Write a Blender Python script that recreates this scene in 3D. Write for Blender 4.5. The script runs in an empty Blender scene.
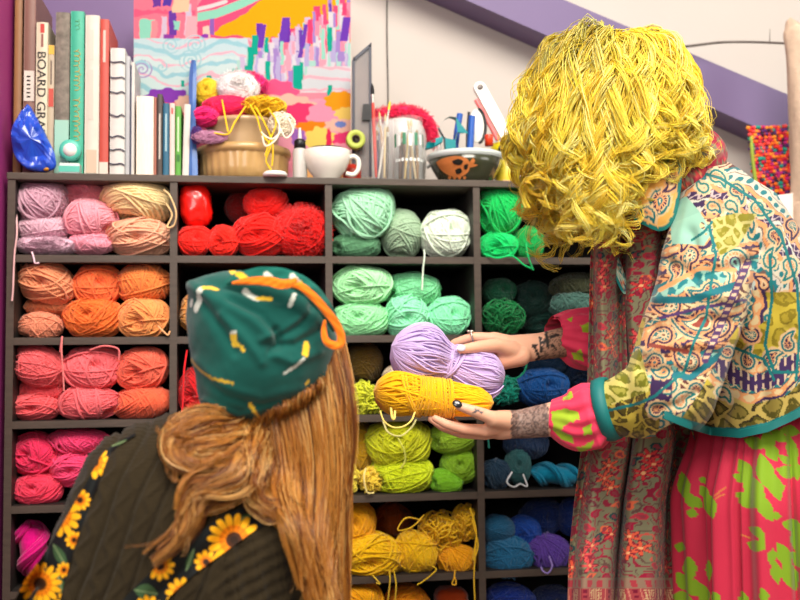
import bpy, math, random
import numpy as np
from mathutils import Vector, Matrix, Euler
from mathutils.bvhtree import BVHTree

scene = bpy.context.scene
COL = scene.collection
RNG = np.random.default_rng(7)
random.seed(7)

# ---------------------------------------------------------------- camera frame
F = 1000.0                                   # focal length in pixels of an 800x600 frame
TOPZ = 1.45                                  # height of the top board's centre line
CAM = np.array([0.5278, -2.3563, TOPZ - 0.4329])
YAW, PITCH, ROLL = 0.1522, 0.0625, -0.0111
CW, CH = 0.36, 0.1878                        # cubby pitch

def cam_axes():
    cy, sy, cp, sp = math.cos(YAW), math.sin(YAW), math.cos(PITCH), math.sin(PITCH)
    fw = np.array([sy*cp, cy*cp, sp]); r = np.array([cy, -sy, 0.0]); u = np.cross(r, fw)
    c, s = math.cos(ROLL), math.sin(ROLL)
    return c*r + s*u, -s*r + c*u, fw
RIGHT, UP, FWD = cam_axes()

def ray(px, py):
    return FWD + RIGHT*((px-400)/F) + UP*((300-py)/F)
def at(px, py, y):
    """the world point seen at that pixel on the plane Y = y"""
    d = ray(px, py)
    return CAM + d*((y-CAM[1])/d[1])
def mpp(y, px=400, py=300):
    """metres per pixel on the plane Y = y"""
    d = ray(px, py)
    return (y-CAM[1])/d[1]/F
def project(v):
    d = np.asarray(v) - CAM
    z = d @ FWD
    return 400+F*(d@RIGHT)/z, 300-F*(d@UP)/z

cd = bpy.data.cameras.new('camera'); cam = bpy.data.objects.new('camera', cd); COL.objects.link(cam)
cd.sensor_fit = 'HORIZONTAL'; cd.sensor_width = 36; cd.lens = 36*F/800
m3 = Matrix((RIGHT, UP, -FWD)).transposed()
cam.matrix_world = Matrix.Translation(CAM) @ m3.to_4x4()
cd.dof.use_dof = True; cd.dof.focus_distance = 1.9; cd.dof.aperture_fstop = 3.2
cd.clip_start = 0.05
scene.camera = cam

# ---------------------------------------------------------------- colour / materials
def lin(c):
    c = np.asarray(c, float)/255.0
    return np.where(c <= 0.04045, c/12.92, ((c+0.055)/1.055)**2.4)
def col4(c):
    l = lin(c); return (float(l[0]), float(l[1]), float(l[2]), 1.0)

_M = {}
def mat(name, c=(200,200,200), rough=0.6, var=0.0, scale=30.0, bump=0.0, bscale=80.0, metal=0.0, sheen=0.0, spec=0.5,
        attr=False, trans=0.0, coat=0.0, sss=0.0, stretch=None, alpha=1.0):
    if name in _M: return _M[name]
    m = bpy.data.materials.new(name); m.use_nodes = True
    nt = m.node_tree; b = nt.nodes['Principled BSDF']
    b.inputs['Roughness'].default_value = rough; b.inputs['Metallic'].default_value = metal
    b.inputs['Specular IOR Level'].default_value = spec
    b.inputs['Sheen Weight'].default_value = sheen
    b.inputs['Transmission Weight'].default_value = trans
    b.inputs['Coat Weight'].default_value = coat
    b.inputs['Alpha'].default_value = alpha
    if sss:
        b.inputs['Subsurface Weight'].default_value = sss
        b.inputs['Subsurface Radius'].default_value = (0.012, 0.005, 0.003)
        b.inputs['Subsurface Scale'].default_value = 0.6
    src = None
    tc = nt.nodes.new('ShaderNodeTexCoord')
    vec = tc.outputs['Object']
    if stretch:
        mp = nt.nodes.new('ShaderNodeMapping'); mp.inputs['Scale'].default_value = stretch
        nt.links.new(vec, mp.inputs['Vector']); vec = mp.outputs['Vector']
    if attr:
        a = nt.nodes.new('ShaderNodeAttribute'); a.attribute_name = 'Col'; src = a.outputs['Color']
    else:
        rgb = nt.nodes.new('ShaderNodeRGB'); rgb.outputs[0].default_value = col4(c); src = rgb.outputs[0]
    if var:
        n = nt.nodes.new('ShaderNodeTexNoise'); n.inputs['Scale'].default_value = scale; n.inputs['Detail'].default_value = 3
        nt.links.new(vec, n.inputs['Vector'])
        mr = nt.nodes.new('ShaderNodeMapRange'); mr.inputs['From Min'].default_value = .25; mr.inputs['From Max'].default_value = .75
        mr.inputs['To Min'].default_value = 1-var; mr.inputs['To Max'].default_value = 1+var
        nt.links.new(n.outputs['Fac'], mr.inputs['Value'])
        mx = nt.nodes.new('ShaderNodeVectorMath'); mx.operation = 'SCALE'
        nt.links.new(src, mx.inputs[0]); nt.links.new(mr.outputs[0], mx.inputs['Scale']); src = mx.outputs[0]
    nt.links.new(src, b.inputs['Base Color'])
    if bump:
        n = nt.nodes.new('ShaderNodeTexNoise'); n.inputs['Scale'].default_value = bscale; n.inputs['Detail'].default_value = 4
        nt.links.new(vec, n.inputs['Vector'])
        bp = nt.nodes.new('ShaderNodeBump'); bp.inputs['Strength'].default_value = bump; bp.inputs['Distance'].default_value = 0.004
        nt.links.new(n.outputs['Fac'], bp.inputs['Height']); nt.links.new(bp.outputs[0], b.inputs['Normal'])
    _M[name] = m
    return m

def translucent(m, k):
    """thin fibres let part of the light through"""
    nt=m.node_tree; b=nt.nodes['Principled BSDF']; out=nt.nodes['Material Output']; t=nt.nodes.new('ShaderNodeBsdfTranslucent'); mx=nt.nodes.new('ShaderNodeMixShader'); mx.inputs[0].default_value=k
    src=b.inputs['Base Color'].links[0].from_socket
    nt.links.new(src,t.inputs['Color']); nt.links.new(b.outputs[0],mx.inputs[1]); nt.links.new(t.outputs[0],mx.inputs[2]); nt.links.new(mx.outputs[0],out.inputs['Surface'])
    return m
# ---------------------------------------------------------------- geometry collecting
class MB:
    """collects vertices and faces (numpy) for one mesh"""
    def __init__(s): s.v=[]; s.q=[]; s.t=[]; s.c=[]; s.n=0; s.qm=[]; s.tm=[]
    def add(s, v, q=None, t=None, c=None, m=0):
        v = np.asarray(v, float).reshape(-1,3)
        if q is not None and len(q): q=np.asarray(q,int); s.q.append(q+s.n); s.qm.append(np.full(len(q),m))
        if t is not None and len(t): t=np.asarray(t,int); s.t.append(t+s.n); s.tm.append(np.full(len(t),m))
        if c is None: c = np.ones((len(v),3))
        c = np.asarray(c,float)
        if c.ndim == 1: c = np.tile(c,(len(v),1))
        s.v.append(v); s.c.append(c); s.n += len(v)
        return s
    def box(s, lo, hi, c=None, m=0, rot=None, piv=None):
        (x0,y0,z0),(x1,y1,z1) = lo,hi
        v = np.array([(x0,y0,z0),(x1,y0,z0),(x1,y1,z0),(x0,y1,z0),(x0,y0,z1),(x1,y0,z1),(x1,y1,z1),(x0,y1,z1)],float)
        if rot is not None:
            p = np.asarray(piv if piv is not None else v.mean(0)); v = (v-p) @ np.array(rot.to_matrix()).T + p
        return s.add(v,[(0,3,2,1),(4,5,6,7),(0,1,5,4),(1,2,6,5),(2,3,7,6),(3,0,4,7)],c=c,m=m)
    def grid(s, P, c=None, closed_u=False, m=0, flip=False):
        """P: (R,C,3) lattice"""
        R,C = P.shape[:2]
        i = np.arange(R*C).reshape(R,C)
        if closed_u: i = np.concatenate([i,i[:,:1]],1)
        a,b,cc,d = i[:-1,:-1],i[:-1,1:],i[1:,1:],i[1:,:-1]
        q = np.stack([a,b,cc,d],-1).reshape(-1,4)
        if flip: q = q[:,::-1]
        return s.add(P.reshape(-1,3), q, c=c if c is None or np.ndim(c)==1 else np.asarray(c).reshape(-1,3), m=m)
    def loft(s, rings, c=None, cap=True, m=0):
        """rings: (R,C,3) closed rings; capped"""
        rings = np.asarray(rings,float); R,C = rings.shape[:2]; n0 = s.n
        s.grid(rings, c=c, closed_u=True, m=m)
        if cap:
            for k in (0,R-1):
                ctr = rings[k].mean(0); b = s.n
                s.add(np.vstack([rings[k],ctr]), t=[((i+1)%C,i,C) if k==0 else (i,(i+1)%C,C) for i in range(C)], c=None if c is None or np.ndim(c)!=1 else c, m=m)
        return s
    def tubes(s, paths, rad, sides=5, closed=False, c=None, m=0):
        v,q,k = tubes(np.asarray(paths,float), rad, sides, closed)
        if c is not None:
            c = np.asarray(c,float)
            if c.ndim==2 and c.shape[0]!=len(v): c = np.repeat(c, k*sides, 0)
            elif c.ndim==3: c = np.repeat(c.reshape(-1,3), sides, 0)
        return s.add(v,q,c=c,m=m)
    def lathe(s, prof, ctr, seg=40, c=None, m=0, ax=2, cap=False):
        """profile [(r,h)] round the vertical axis"""
        prof = np.asarray(prof,float); a = np.linspace(0,2*math.pi,seg,endpoint=False)
        P = np.zeros((len(prof),seg,3))
        P[:,:,0] = prof[:,:1]*np.cos(a); P[:,:,1] = prof[:,:1]*np.sin(a); P[:,:,2] = prof[:,1:2]
        if ax==1: P = P[:,:,[0,2,1]]; P[:,:,1]*=-1
        if ax==0: P = P[:,:,[2,1,0]]
        return s.grid(P+np.asarray(ctr), c=c, closed_u=True, m=m) if not cap else s.loft(P+np.asarray(ctr), c=c, m=m)
    def ellipsoid(s, ctr, rad, c=None, seg=20, rings=14, m=0, R=None):
        th = np.linspace(0.001,math.pi-0.001,rings); a = np.linspace(0,2*math.pi,seg,endpoint=False)
        P = np.stack([np.sin(th)[:,None]*np.cos(a), np.sin(th)[:,None]*np.sin(a), np.cos(th)[:,None]+0*a],-1)[::-1]
        P = P*np.asarray(rad,float)
        if R is not None: P = P @ np.array(R).T
        return s.loft(P+np.asarray(ctr,float), c=c, m=m)
    def arrays(s):
        v = np.concatenate(s.v); c = np.concatenate(s.c)
        q = np.concatenate(s.q) if s.q else np.zeros((0,4),int)
        t = np.concatenate(s.t) if s.t else np.zeros((0,3),int)
        return v,q,t,c

def tubes(P, rad, sides=5, closed=False):
    """P (S,N,3) -> tubes with given radii"""
    if P.ndim==2: P=P[None]
    S,N = P.shape[:2]
    rad = np.broadcast_to(np.asarray(rad,float), (S,N)) if np.ndim(rad)!=1 or np.shape(rad)==(N,) else np.broadcast_to(np.asarray(rad,float)[:,None],(S,N))
    if closed: T = np.roll(P,-1,1)-np.roll(P,1,1)
    else: T = np.gradient(P,axis=1)
    T /= np.linalg.norm(T,axis=-1,keepdims=True)+1e-12
    ref = np.array([0.31,0.87,0.38]); ref/=np.linalg.norm(ref)
    A = np.cross(T, ref); ln = np.linalg.norm(A,axis=-1,keepdims=True)
    A2 = np.cross(T, np.array([0.9,-0.1,0.42])); A = np.where(ln<0.15, A2, A)
    A /= np.linalg.norm(A,axis=-1,keepdims=True)+1e-12
    B = np.cross(T,A)
    a = np.linspace(0,2*math.pi,sides,endpoint=False)
    V = P[:,:,None,:] + rad[:,:,None,None]*(np.cos(a)[:,None]*A[:,:,None,:]+np.sin(a)[:,None]*B[:,:,None,:])
    idx = np.arange(S*N*sides).reshape(S,N,sides)
    n2 = np.roll(idx,-1,1) if closed else idx[:,1:]
    n1 = idx if closed else idx[:,:-1]
    q = np.stack([n1, np.roll(n1,-1,2), np.roll(n2,-1,2), n2],-1).reshape(-1,4)
    return V.reshape(-1,3), q, N

ORG = {}
def make_mesh(name, v, q, t, c=None, smooth=True, mats=(), mi=None):
    me = bpy.data.meshes.new(name)
    nq, ntr = len(q), len(t)
    me.vertices.add(len(v)); me.vertices.foreach_set('co', np.ascontiguousarray(v,np.float32).ravel())
    loops = np.concatenate([q.ravel(), t.ravel()]).astype(np.int32)
    me.loops.add(len(loops)); me.loops.foreach_set('vertex_index', loops)
    me.polygons.add(nq+ntr)
    st = np.concatenate([np.arange(nq)*4, nq*4+np.arange(ntr)*3]).astype(np.int32)
    me.polygons.foreach_set('loop_start', st)
    if mi is not None: me.polygons.foreach_set('material_index', mi.astype(np.int32))
    me.polygons.foreach_set('use_smooth', np.full(nq+ntr, smooth))
    me.update(calc_edges=True); me.validate()
    if c is not None:
        at_ = me.color_attributes.new('Col','FLOAT_COLOR','POINT')
        cc = np.ones((len(v),4),np.float32); cc[:,:3]=c
        at_.data.foreach_set('color', cc.ravel())
    for m in mats: me.materials.append(m)
    return me

def tag(o, label=None, cat=None, group=None, kind=None):
    if label: o['label']=label
    if cat: o['category']=cat
    if group: o['group']=group
    if kind: o['kind']=kind
    return o

def obj(name, mb, m, parent=None, label=None, cat=None, group=None, kind=None, smooth=True, colors=False, bevel=0, origin=None):
    v,q,t,c = mb.arrays() if isinstance(mb,MB) else mb
    lo,hi = v.min(0),v.max(0)
    o_ = np.array([(lo[0]+hi[0])/2,(lo[1]+hi[1])/2,lo[2]]) if origin is None else np.asarray(origin,float)
    mats = m if isinstance(m,(list,tuple)) else [m]
    mi = None
    if len(mats)>1 and isinstance(mb,MB): mi = np.concatenate(mb.qm+mb.tm)
    me = make_mesh(name, v-o_, q, t, c if colors else None, smooth, mats, mi)
    o = bpy.data.objects.new(name, me); COL.objects.link(o)
    if parent is not None:
        o.parent = parent; o.location = Vector(o_-ORG[parent])
    else: o.location = Vector(o_)
    ORG[o]=o_
    tag(o,label,cat,group,kind)
    if bevel:
        b = o.modifiers.new('bevel','BEVEL'); b.width=bevel; b.segments=2; b.limit_method='ANGLE'
    return o

def thing(name, loc, label, cat, group=None):
    o = bpy.data.objects.new(name,None); COL.objects.link(o); o.empty_display_size=0.05
    o.location=Vector(loc); ORG[o]=np.asarray(loc,float)
    return tag(o,label,cat,group)

# ---------------------------------------------------------------- curves and noise
def spline(pts, n):
    """Catmull-Rom through the points"""
    p = np.asarray(pts,float)
    if len(p)==2: 
        t=np.linspace(0,1,n)[:,None]; return p[0]*(1-t)+p[1]*t
    e = np.vstack([2*p[0]-p[1], p, 2*p[-1]-p[-2]])
    t = np.linspace(0,len(p)-1,n); i = np.minimum(t.astype(int),len(p)-2); f=(t-i)[:,None]
    a,b,c,d = e[i],e[i+1],e[i+2],e[i+3]
    return 0.5*((2*b)+(-a+c)*f+(2*a-5*b+4*c-d)*f**2+(-a+3*b-3*c+d)*f**3)

def _h(ix,iy,iz,seed):
    h = (ix.astype(np.int64)*374761393 + iy.astype(np.int64)*668265263 + iz.astype(np.int64)*2147483647 + seed*974634777) & 0xffffffff
    h = ((h ^ (h>>13))*1274126177) & 0xffffffff
    h = (h ^ (h>>16)) & 0xffffffff
    return h/4294967295.0
def vnoise(p, seed=0):
    """value noise in [0,1] for points (...,3) or (...,2)"""
    p = np.asarray(p,float)
    if p.shape[-1]==2: p = np.concatenate([p, np.zeros(p.shape[:-1]+(1,))],-1)
    i = np.floor(p); f = p-i; f = f*f*(3-2*f)
    ix,iy,iz = i[...,0],i[...,1],i[...,2]; r=0
    for a in (0,1):
        for b in (0,1):
            for c in (0,1):
                w = (f[...,0] if a else 1-f[...,0])*(f[...,1] if b else 1-f[...,1])*(f[...,2] if c else 1-f[...,2])
                r = r + w*_h(ix+a,iy+b,iz+c,seed)
    return r
def fbm(p, seed=0, o=3):
    r=0; a=.5; p=np.asarray(p,float)
    for k in range(o): r=r+a*vnoise(p*2**k, seed+k); a*=.5
    return r/(1-.5**o)
def worley(p, seed=0, jit=0.9):
    """F1, F2 and id-hash for 2-D points"""
    p=np.asarray(p,float); i=np.floor(p); f1=np.full(p.shape[:-1],9.); f2=f1.copy(); hid=f1.copy()
    for a in (-1,0,1):
        for b in (-1,0,1):
            cx,cy=i[...,0]+a,i[...,1]+b; z=np.zeros_like(cx)
            jx=.5+(_h(cx,cy,z,seed)-.5)*jit; jy=.5+(_h(cx,cy,z,seed+9)-.5)*jit
            d=np.hypot(cx+jx-p[...,0],cy+jy-p[...,1]); k=_h(cx,cy,z,seed+5)
            c=d<f1; f2=np.where(c,f1,np.minimum(f2,d)); hid=np.where(c,k,hid); f1=np.where(c,d,f1)
    return f1,f2,hid
def polydist(u,v,pts):
    """distance of points to a polyline"""
    d=np.full(np.shape(u),1e9); p=np.asarray(pts,float)
    for a,b in zip(p[:-1],p[1:]):
        ab=b-a; t=np.clip(((u-a[0])*ab[0]+(v-a[1])*ab[1])/(ab@ab+1e-9),0,1)
        d=np.minimum(d,np.hypot(u-a[0]-t*ab[0],v-a[1]-t*ab[1]))
    return d
def inpoly(u,v,pts):
    r=np.zeros(np.shape(u),bool); p=np.asarray(pts,float); n=len(p); j=n-1
    for i in range(n):
        (xi,yi),(xj,yj)=p[i],p[j]
        r ^= ((yi>v)!=(yj>v)) & (u < (xj-xi)*(v-yi)/(yj-yi+1e-12)+xi); j=i
    return r
def remesh(mb, vox, smooth=3, sub=0, sfac=0.5):
    """union of overlapping closed pieces as one skin; returns arrays"""
    v,q,t,c = mb.arrays()
    me = make_mesh('tmp',v,q,t); o=bpy.data.objects.new('tmp',me); COL.objects.link(o)
    r=o.modifiers.new('r','REMESH'); r.mode='VOXEL'; r.voxel_size=vox; r.adaptivity=0
    if smooth:
        s=o.modifiers.new('s','SMOOTH'); s.iterations=smooth; s.factor=sfac
    if sub:
        s=o.modifiers.new('d','SUBSURF'); s.levels=sub; s.render_levels=sub
    dg=bpy.context.evaluated_depsgraph_get(); dg.update()
    e=o.evaluated_get(dg); m=e.to_mesh()
    out=mesh_arrays(m)
    e.to_mesh_clear(); bpy.data.objects.remove(o); bpy.data.meshes.remove(me)
    return out
def mesh_arrays(m):
    v=np.empty(len(m.vertices)*3,np.float32); m.vertices.foreach_get('co',v); v=v.reshape(-1,3).astype(float)
    n=len(m.polygons); lt=np.empty(n,np.int32); ls=np.empty(n,np.int32)
    m.polygons.foreach_get('loop_total',lt); m.polygons.foreach_get('loop_start',ls)
    vi=np.empty(len(m.loops),np.int32); m.loops.foreach_get('vertex_index',vi)
    q=vi[ls[lt==4][:,None]+np.arange(4)] if (lt==4).any() else np.zeros((0,4),int)
    t=vi[ls[lt==3][:,None]+np.arange(3)] if (lt==3).any() else np.zeros((0,3),int)
    return v,q.astype(int),t.astype(int),np.ones((len(v),3))
def normals(v,q,t):
    n=np.zeros_like(v)
    if len(q):
        a=np.cross(v[q[:,2]]-v[q[:,0]], v[q[:,3]]-v[q[:,1]])
        for k in range(4): np.add.at(n,q[:,k],a)
    if len(t):
        a=np.cross(v[t[:,1]]-v[t[:,0]], v[t[:,2]]-v[t[:,0]])
        for k in range(3): np.add.at(n,t[:,k],a)
    return n/(np.linalg.norm(n,axis=1,keepdims=True)+1e-12)
def bvh(arr):
    v,q,t=arr[:3]
    return BVHTree.FromPolygons([tuple(x) for x in v],[tuple(int(i) for i in f) for f in q]+[tuple(int(i) for i in f) for f in t])
def hit(tree,px,py,off=0.0):
    d=ray(px,py); d=d/np.linalg.norm(d)
    h=tree.ray_cast(Vector(CAM),Vector(d))
    if h[0] is None: return None
    n=np.array(h[1]); 
    if n@d>0: n=-n
    return np.array(h[0])+n*off
# ---------------------------------------------------------------- the room
M_white = mat('painted_white_wall',(190,181,174),rough=.85,var=.03,scale=3,bump=.08,bscale=60)
M_purple = mat('purple_paint',(110,93,132),rough=.55,var=.04,scale=4,bump=.05,bscale=40)
M_purple2 = mat('deep_purple_paint',(108,86,130),rough=.6,var=.05,scale=5)
M_magenta = mat('magenta_paint',(170,56,130),rough=.5,var=.05,scale=5)
M_floor = mat('grey_floor',(120,108,98),rough=.6,var=.1,scale=6)
WY = 0.345
def struct(name, mb, m, **k): return obj(name, mb, m, kind='structure', smooth=False, **k)
struct('floor', MB().box((-0.6,-3.2,-0.05),(3.2,WY+.1,0)), M_floor, label='grey floor under the bookcase and both people')
struct('wall_back', MB().box((-0.6,WY,0),(3.2,WY+.1,2.9)), M_white, label='white painted back wall above the bookcase')
struct('wall_left', MB().box((-0.14,-0.9,0),(-0.021,WY,2.9)), M_magenta, label='magenta painted wall end left of the bookcase')
struct('trim_1', MB().box((-0.02,WY-.022,TOPZ),(at(150,50,WY)[0],WY,2.9)), M_purple2, label='deep purple wall panel behind the tall books')
# slanted purple beam: its front face runs between two lines in the photo
def slab(pts_front, y0, y1):
    a=np.array([at(*p,y0) for p in pts_front]); b=a.copy(); b[:,1]=y1
    n=len(a); mb=MB()
    v=np.vstack([a,b]); q=[(i,(i+1)%n,(i+1)%n+n,i+n) for i in range(n)]+[(3,2,1,0),(4,5,6,7)]
    return mb.add(v,q)
def beamline(p,q,x): return p[1]+(q[1]-p[1])*(x-p[0])/(q[0]-p[0])
u0,u1=(565,0),(794,97); l0,l1=(466,0),(719,111)
struct('trim_2', slab([(330,beamline(l0,l1,330)),(860,beamline(l0,l1,860)),(860,beamline(u0,u1,860)),(330,beamline(u0,u1,330))],0.235,WY-.001), M_purple, label='slanted purple beam crossing the white wall')
# bookcase ------------------------------------------------------
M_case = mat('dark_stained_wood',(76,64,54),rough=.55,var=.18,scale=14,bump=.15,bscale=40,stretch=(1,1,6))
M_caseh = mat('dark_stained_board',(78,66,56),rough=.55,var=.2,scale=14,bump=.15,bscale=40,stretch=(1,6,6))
M_in = mat('shade_darkened_board',(36,31,28),rough=.6,var=.15,scale=14)  # boards behind their front edge, colour darkened to stand for shade in the cubbies
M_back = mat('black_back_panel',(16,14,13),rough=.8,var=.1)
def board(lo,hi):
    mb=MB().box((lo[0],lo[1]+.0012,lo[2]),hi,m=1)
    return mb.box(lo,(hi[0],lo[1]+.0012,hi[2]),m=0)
case = thing('bookcase',(0.72,0.15,0),'dark brown cubby bookcase full of yarn, books and bowls on its top','bookcase')
TH=0.0165; D=0.30; NC=4; NR=7
zb=TOPZ-NR*CH
for k in range(NC+1):
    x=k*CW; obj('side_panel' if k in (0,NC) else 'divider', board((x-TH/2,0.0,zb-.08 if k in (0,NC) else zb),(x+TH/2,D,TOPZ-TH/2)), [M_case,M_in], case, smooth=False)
for r in range(1,NR+1):
    z=TOPZ-r*CH
    for k in range(NC):
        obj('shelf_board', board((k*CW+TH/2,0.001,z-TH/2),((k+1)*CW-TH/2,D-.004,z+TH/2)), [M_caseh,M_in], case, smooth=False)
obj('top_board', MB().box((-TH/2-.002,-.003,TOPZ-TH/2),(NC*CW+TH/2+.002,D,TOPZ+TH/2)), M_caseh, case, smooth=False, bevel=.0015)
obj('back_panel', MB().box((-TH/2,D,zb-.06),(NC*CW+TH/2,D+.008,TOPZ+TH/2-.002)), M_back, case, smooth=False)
obj('plinth', MB().box((TH/2,0.02,0),(NC*CW-TH/2,0.04,zb-TH/2)), M_case, case, smooth=False)
for k in (0,NC):
    x=k*CW; obj('foot', MB().box((x-TH/2,0.0,0),(x+TH/2,D,zb-.08)), M_case, case, smooth=False)
TOP = TOPZ+TH/2
# ---------------------------------------------------------------- light
w=bpy.data.worlds.new('world'); scene.world=w; w.use_nodes=True
bg=w.node_tree.nodes['Background']; bg.inputs[0].default_value=(1.0,0.95,0.89,1); bg.inputs[1].default_value=0.17
def area(name,loc,target,size,power,c=(1,.935,.83),sy=None):
    l=bpy.data.lights.new(name,'AREA'); l.energy=power; l.color=c; l.shape='RECTANGLE'; l.size=size; l.size_y=sy or size
    o=bpy.data.objects.new(name,l); COL.objects.link(o); o.location=loc
    o.rotation_euler=(Vector(target)-Vector(loc)).to_track_quat('-Z','Y').to_euler(); return o
area('ceiling_light',(0.95,-2.6,3.7),(0.75,-.1,1.15),1.9,190)
area('front_fill_light',(-0.6,-3.6,2.1),(0.9,-.3,1.3),1.6,46,(1,.97,.93))  # soft fill lamp added behind the camera to brighten the yellow hair
area('window_light',(3.0,-1.5,2.2),(1.3,-0.4,1.2),1.2,20,(1,.97,.93))
scene.view_settings.view_transform='Standard'; scene.view_settings.look='None'; scene.view_settings.gamma=1
scene.view_settings.exposure=0.16; scene.view_settings.use_curve_mapping=False
# ---------------------------------------------------------------- yarn
def rotm(axis, ang): return np.array(Matrix.Rotation(ang,3,Vector(axis)))
def basis(n):
    n=n/np.linalg.norm(n); r=np.array([0,0,1.]) if abs(n[2])<.9 else np.array([1.,0,0])
    a=np.cross(n,r); a/=np.linalg.norm(a); return a,np.cross(n,a)
def wound(seed, axis=(0,1,0), bundles=17, strands=11, r=.047, tilt=(25,70), seg=40, dimple=.38, loose=7, barrel=.0):
    """a ball of yarn of unit radius: bundles of parallel strands crossing one another, a dimple at each pole"""
    g=np.random.default_rng(seed); axis=np.asarray(axis,float); axis/=np.linalg.norm(axis); e1,e2=basis(axis)
    mb=MB(); P=[]; rr=[]
    a=np.linspace(0,2*math.pi,seg,endpoint=False)
    for b in range(bundles):
        tl=math.radians(g.uniform(*tilt)); az=2.399*b+g.uniform(-.3,.3)
        n=axis*math.cos(tl)+(e1*math.cos(az)+e2*math.sin(az))*math.sin(tl)
        m=strands+g.integers(-3,4); R0=.90+.13*b/bundles; sh=g.uniform(-.18,.18)
        for j in range(m):
            nn=n+g.normal(0,.06,3); f1,f2=basis(nn); nn=nn/np.linalg.norm(nn)
            d=sh+(j-(m-1)/2)*r*2.0+g.normal(0,.012); R=R0+g.normal(0,.022)
            if abs(d)>.93*R: continue
            ph=g.uniform(0,6.28); wob=.03*np.sin(2*a+ph)+.022*np.sin(3*a+ph*2)
            p=(np.cos(a)[:,None]*f1+np.sin(a)[:,None]*f2)*np.sqrt(R*R-d*d)+nn*(d+wob[:,None])
            P.append(p); rr.append(r*g.uniform(.85,1.12))
    for j in range(loose):
        nn=g.normal(0,1,3); nn/=np.linalg.norm(nn); f1,f2=basis(nn); d=g.uniform(-.5,.5); R=1.05
        bump=.07*np.clip(np.sin(a*1+g.uniform(0,6)),0,1)**2
        p=(np.cos(a)[:,None]*f1+np.sin(a)[:,None]*f2)*(np.sqrt(R*R-d*d)+bump)[:,None]+nn*(d+.05*np.sin(2*a+g.uniform(0,6)))[:,None]
        P.append(p); rr.append(r)
    P=np.array(P); rr=np.array(rr)
    # superellipsoid swelling and pole dimples
    def deform(p):
        h=p@axis; q=p-h[...,None]*axis; rho=np.linalg.norm(q,axis=-1)
        sw=1+barrel*(np.abs(h*rho)*2)**1.0
        h2=h*(1-dimple*np.exp(-(rho/.23)**2))
        lump=1+.16*(vnoise(p*1.7+seed*3.1,seed)-.5); q=q*lump[...,None]; h2=h2*lump
        return q*sw[...,None]+(h2*(1+barrel*.6*(rho*np.abs(h))))[...,None]*axis
    mb.tubes(deform(P), rr, 5, closed=True)
    core=MB().ellipsoid((0,0,0),(.9,.9,.9),seg=24,rings=18); v,q,t,c=core.arrays()
    mb.add(deform(v),q,t); return mb
def tangle(seed, n=60, r=.045, seg=34, curl=.32, core=.62, flat=.9):
    """a loose heap of looping yarn"""
    g=np.random.default_rng(seed); mb=MB(); P=[]
    s=np.linspace(0,1,seg)
    for k in range(n):
        d=g.normal(0,1,3); d/=np.linalg.norm(d); a,b=basis(d); c0=d*g.uniform(.5,.82)
        w=g.uniform(.7,1.3)*curl; t=s*2*math.pi*g.uniform(1.0,2.2)+g.uniform(0,6)
        dr=(a*g.normal()+b*g.normal()); dr/=np.linalg.norm(dr)
        p=c0+dr*(s-.5)[:,None]*g.uniform(.3,1.1)+a*(w*np.cos(t))[:,None]+b*(w*np.sin(t))[:,None]+d*(.14*np.sin(t*1.5+1))[:,None]
        L=np.linalg.norm(p,axis=1,keepdims=True); p=np.where(L>1.02,p*1.02/L,p); P.append(p)
    mb.tubes(np.array(P),r,5); mb.ellipsoid((0,0,0),(core,)*3,seg=20,rings=14); return mb
def fuzzy(seed, n=2600):
    """eyelash yarn: a ball covered in short shaggy fibres"""
    g=np.random.default_rng(seed); mb=wound(seed,bundles=9,strands=8,r=.05,loose=0); s=np.linspace(0,1,6)
    d=g.normal(0,1,(n,3)); d/=np.linalg.norm(d,axis=1,keepdims=True); t=np.cross(d,g.normal(0,1,(n,3)))
    P=d[:,None,:]*(.80+.42*s*g.uniform(.4,1,(n,1)))[:,:,None]+t[:,None,:]*(.16*s**1.5)[None,:,None]+d[:,None,[1,2,0]]*(.05*np.sin(s*5))[None,:,None]
    mb.tubes(P,.02*np.linspace(1,.5,6),3); return mb
def hank(seed, n=90, r=.05, seg=60, turns=1.0, waist=0.0):
    """a twisted hank lying along x: two ropes of strands turned round each other"""
    g=np.random.default_rng(seed); mb=MB(); P=[]
    s=np.linspace(-1,1,seg)
    for k in range(n):
        side=k%2; a0=side*math.pi; rad=.45*np.sqrt(g.uniform(.02,1)); ph=g.uniform(0,6.28)
        tw=a0+s*turns*math.pi
        env=np.sqrt(np.clip(1-np.abs(s)**3.2,0.02,1))*(1-waist*np.exp(-(s/.25)**2))
        y=(.5*np.cos(tw)+rad*np.cos(ph+tw*1.2))*env; z=(.5*np.sin(tw)+rad*np.sin(ph+tw*1.2))*env
        P.append(np.stack([s*(1-.06*g.uniform()),y+g.normal(0,.01),z+g.normal(0,.01)],-1))
    mb.tubes(np.array(P),r,5); mb.lathe([(.01,-.9),(.55,-.7),(.68,0),(.55,.7),(.01,.9)],(0,0,0),20,ax=0); return mb
def plastic(seed):
    """a skein in a smooth crinkled wrapper: soft lobed barrel"""
    th=np.linspace(0.02,math.pi-.02,34); a=np.linspace(0,2*math.pi,40,endpoint=False)
    d=np.stack([np.sin(th)[:,None]*np.cos(a),np.sin(th)[:,None]*np.sin(a),np.cos(th)[:,None]+0*a],-1)[::-1]
    sup=np.sign(d)*np.abs(d)**.75; sup/= (np.abs(sup)**3).sum(-1,keepdims=True)**(1/3)
    n=fbm(d*3+seed,seed)-.5; fold=np.abs(np.sin(d[...,0]*5+d[...,2]*7+seed+3*n))
    return MB().loft(sup*(1+.14*n+.035*fold)[...,None])

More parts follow.
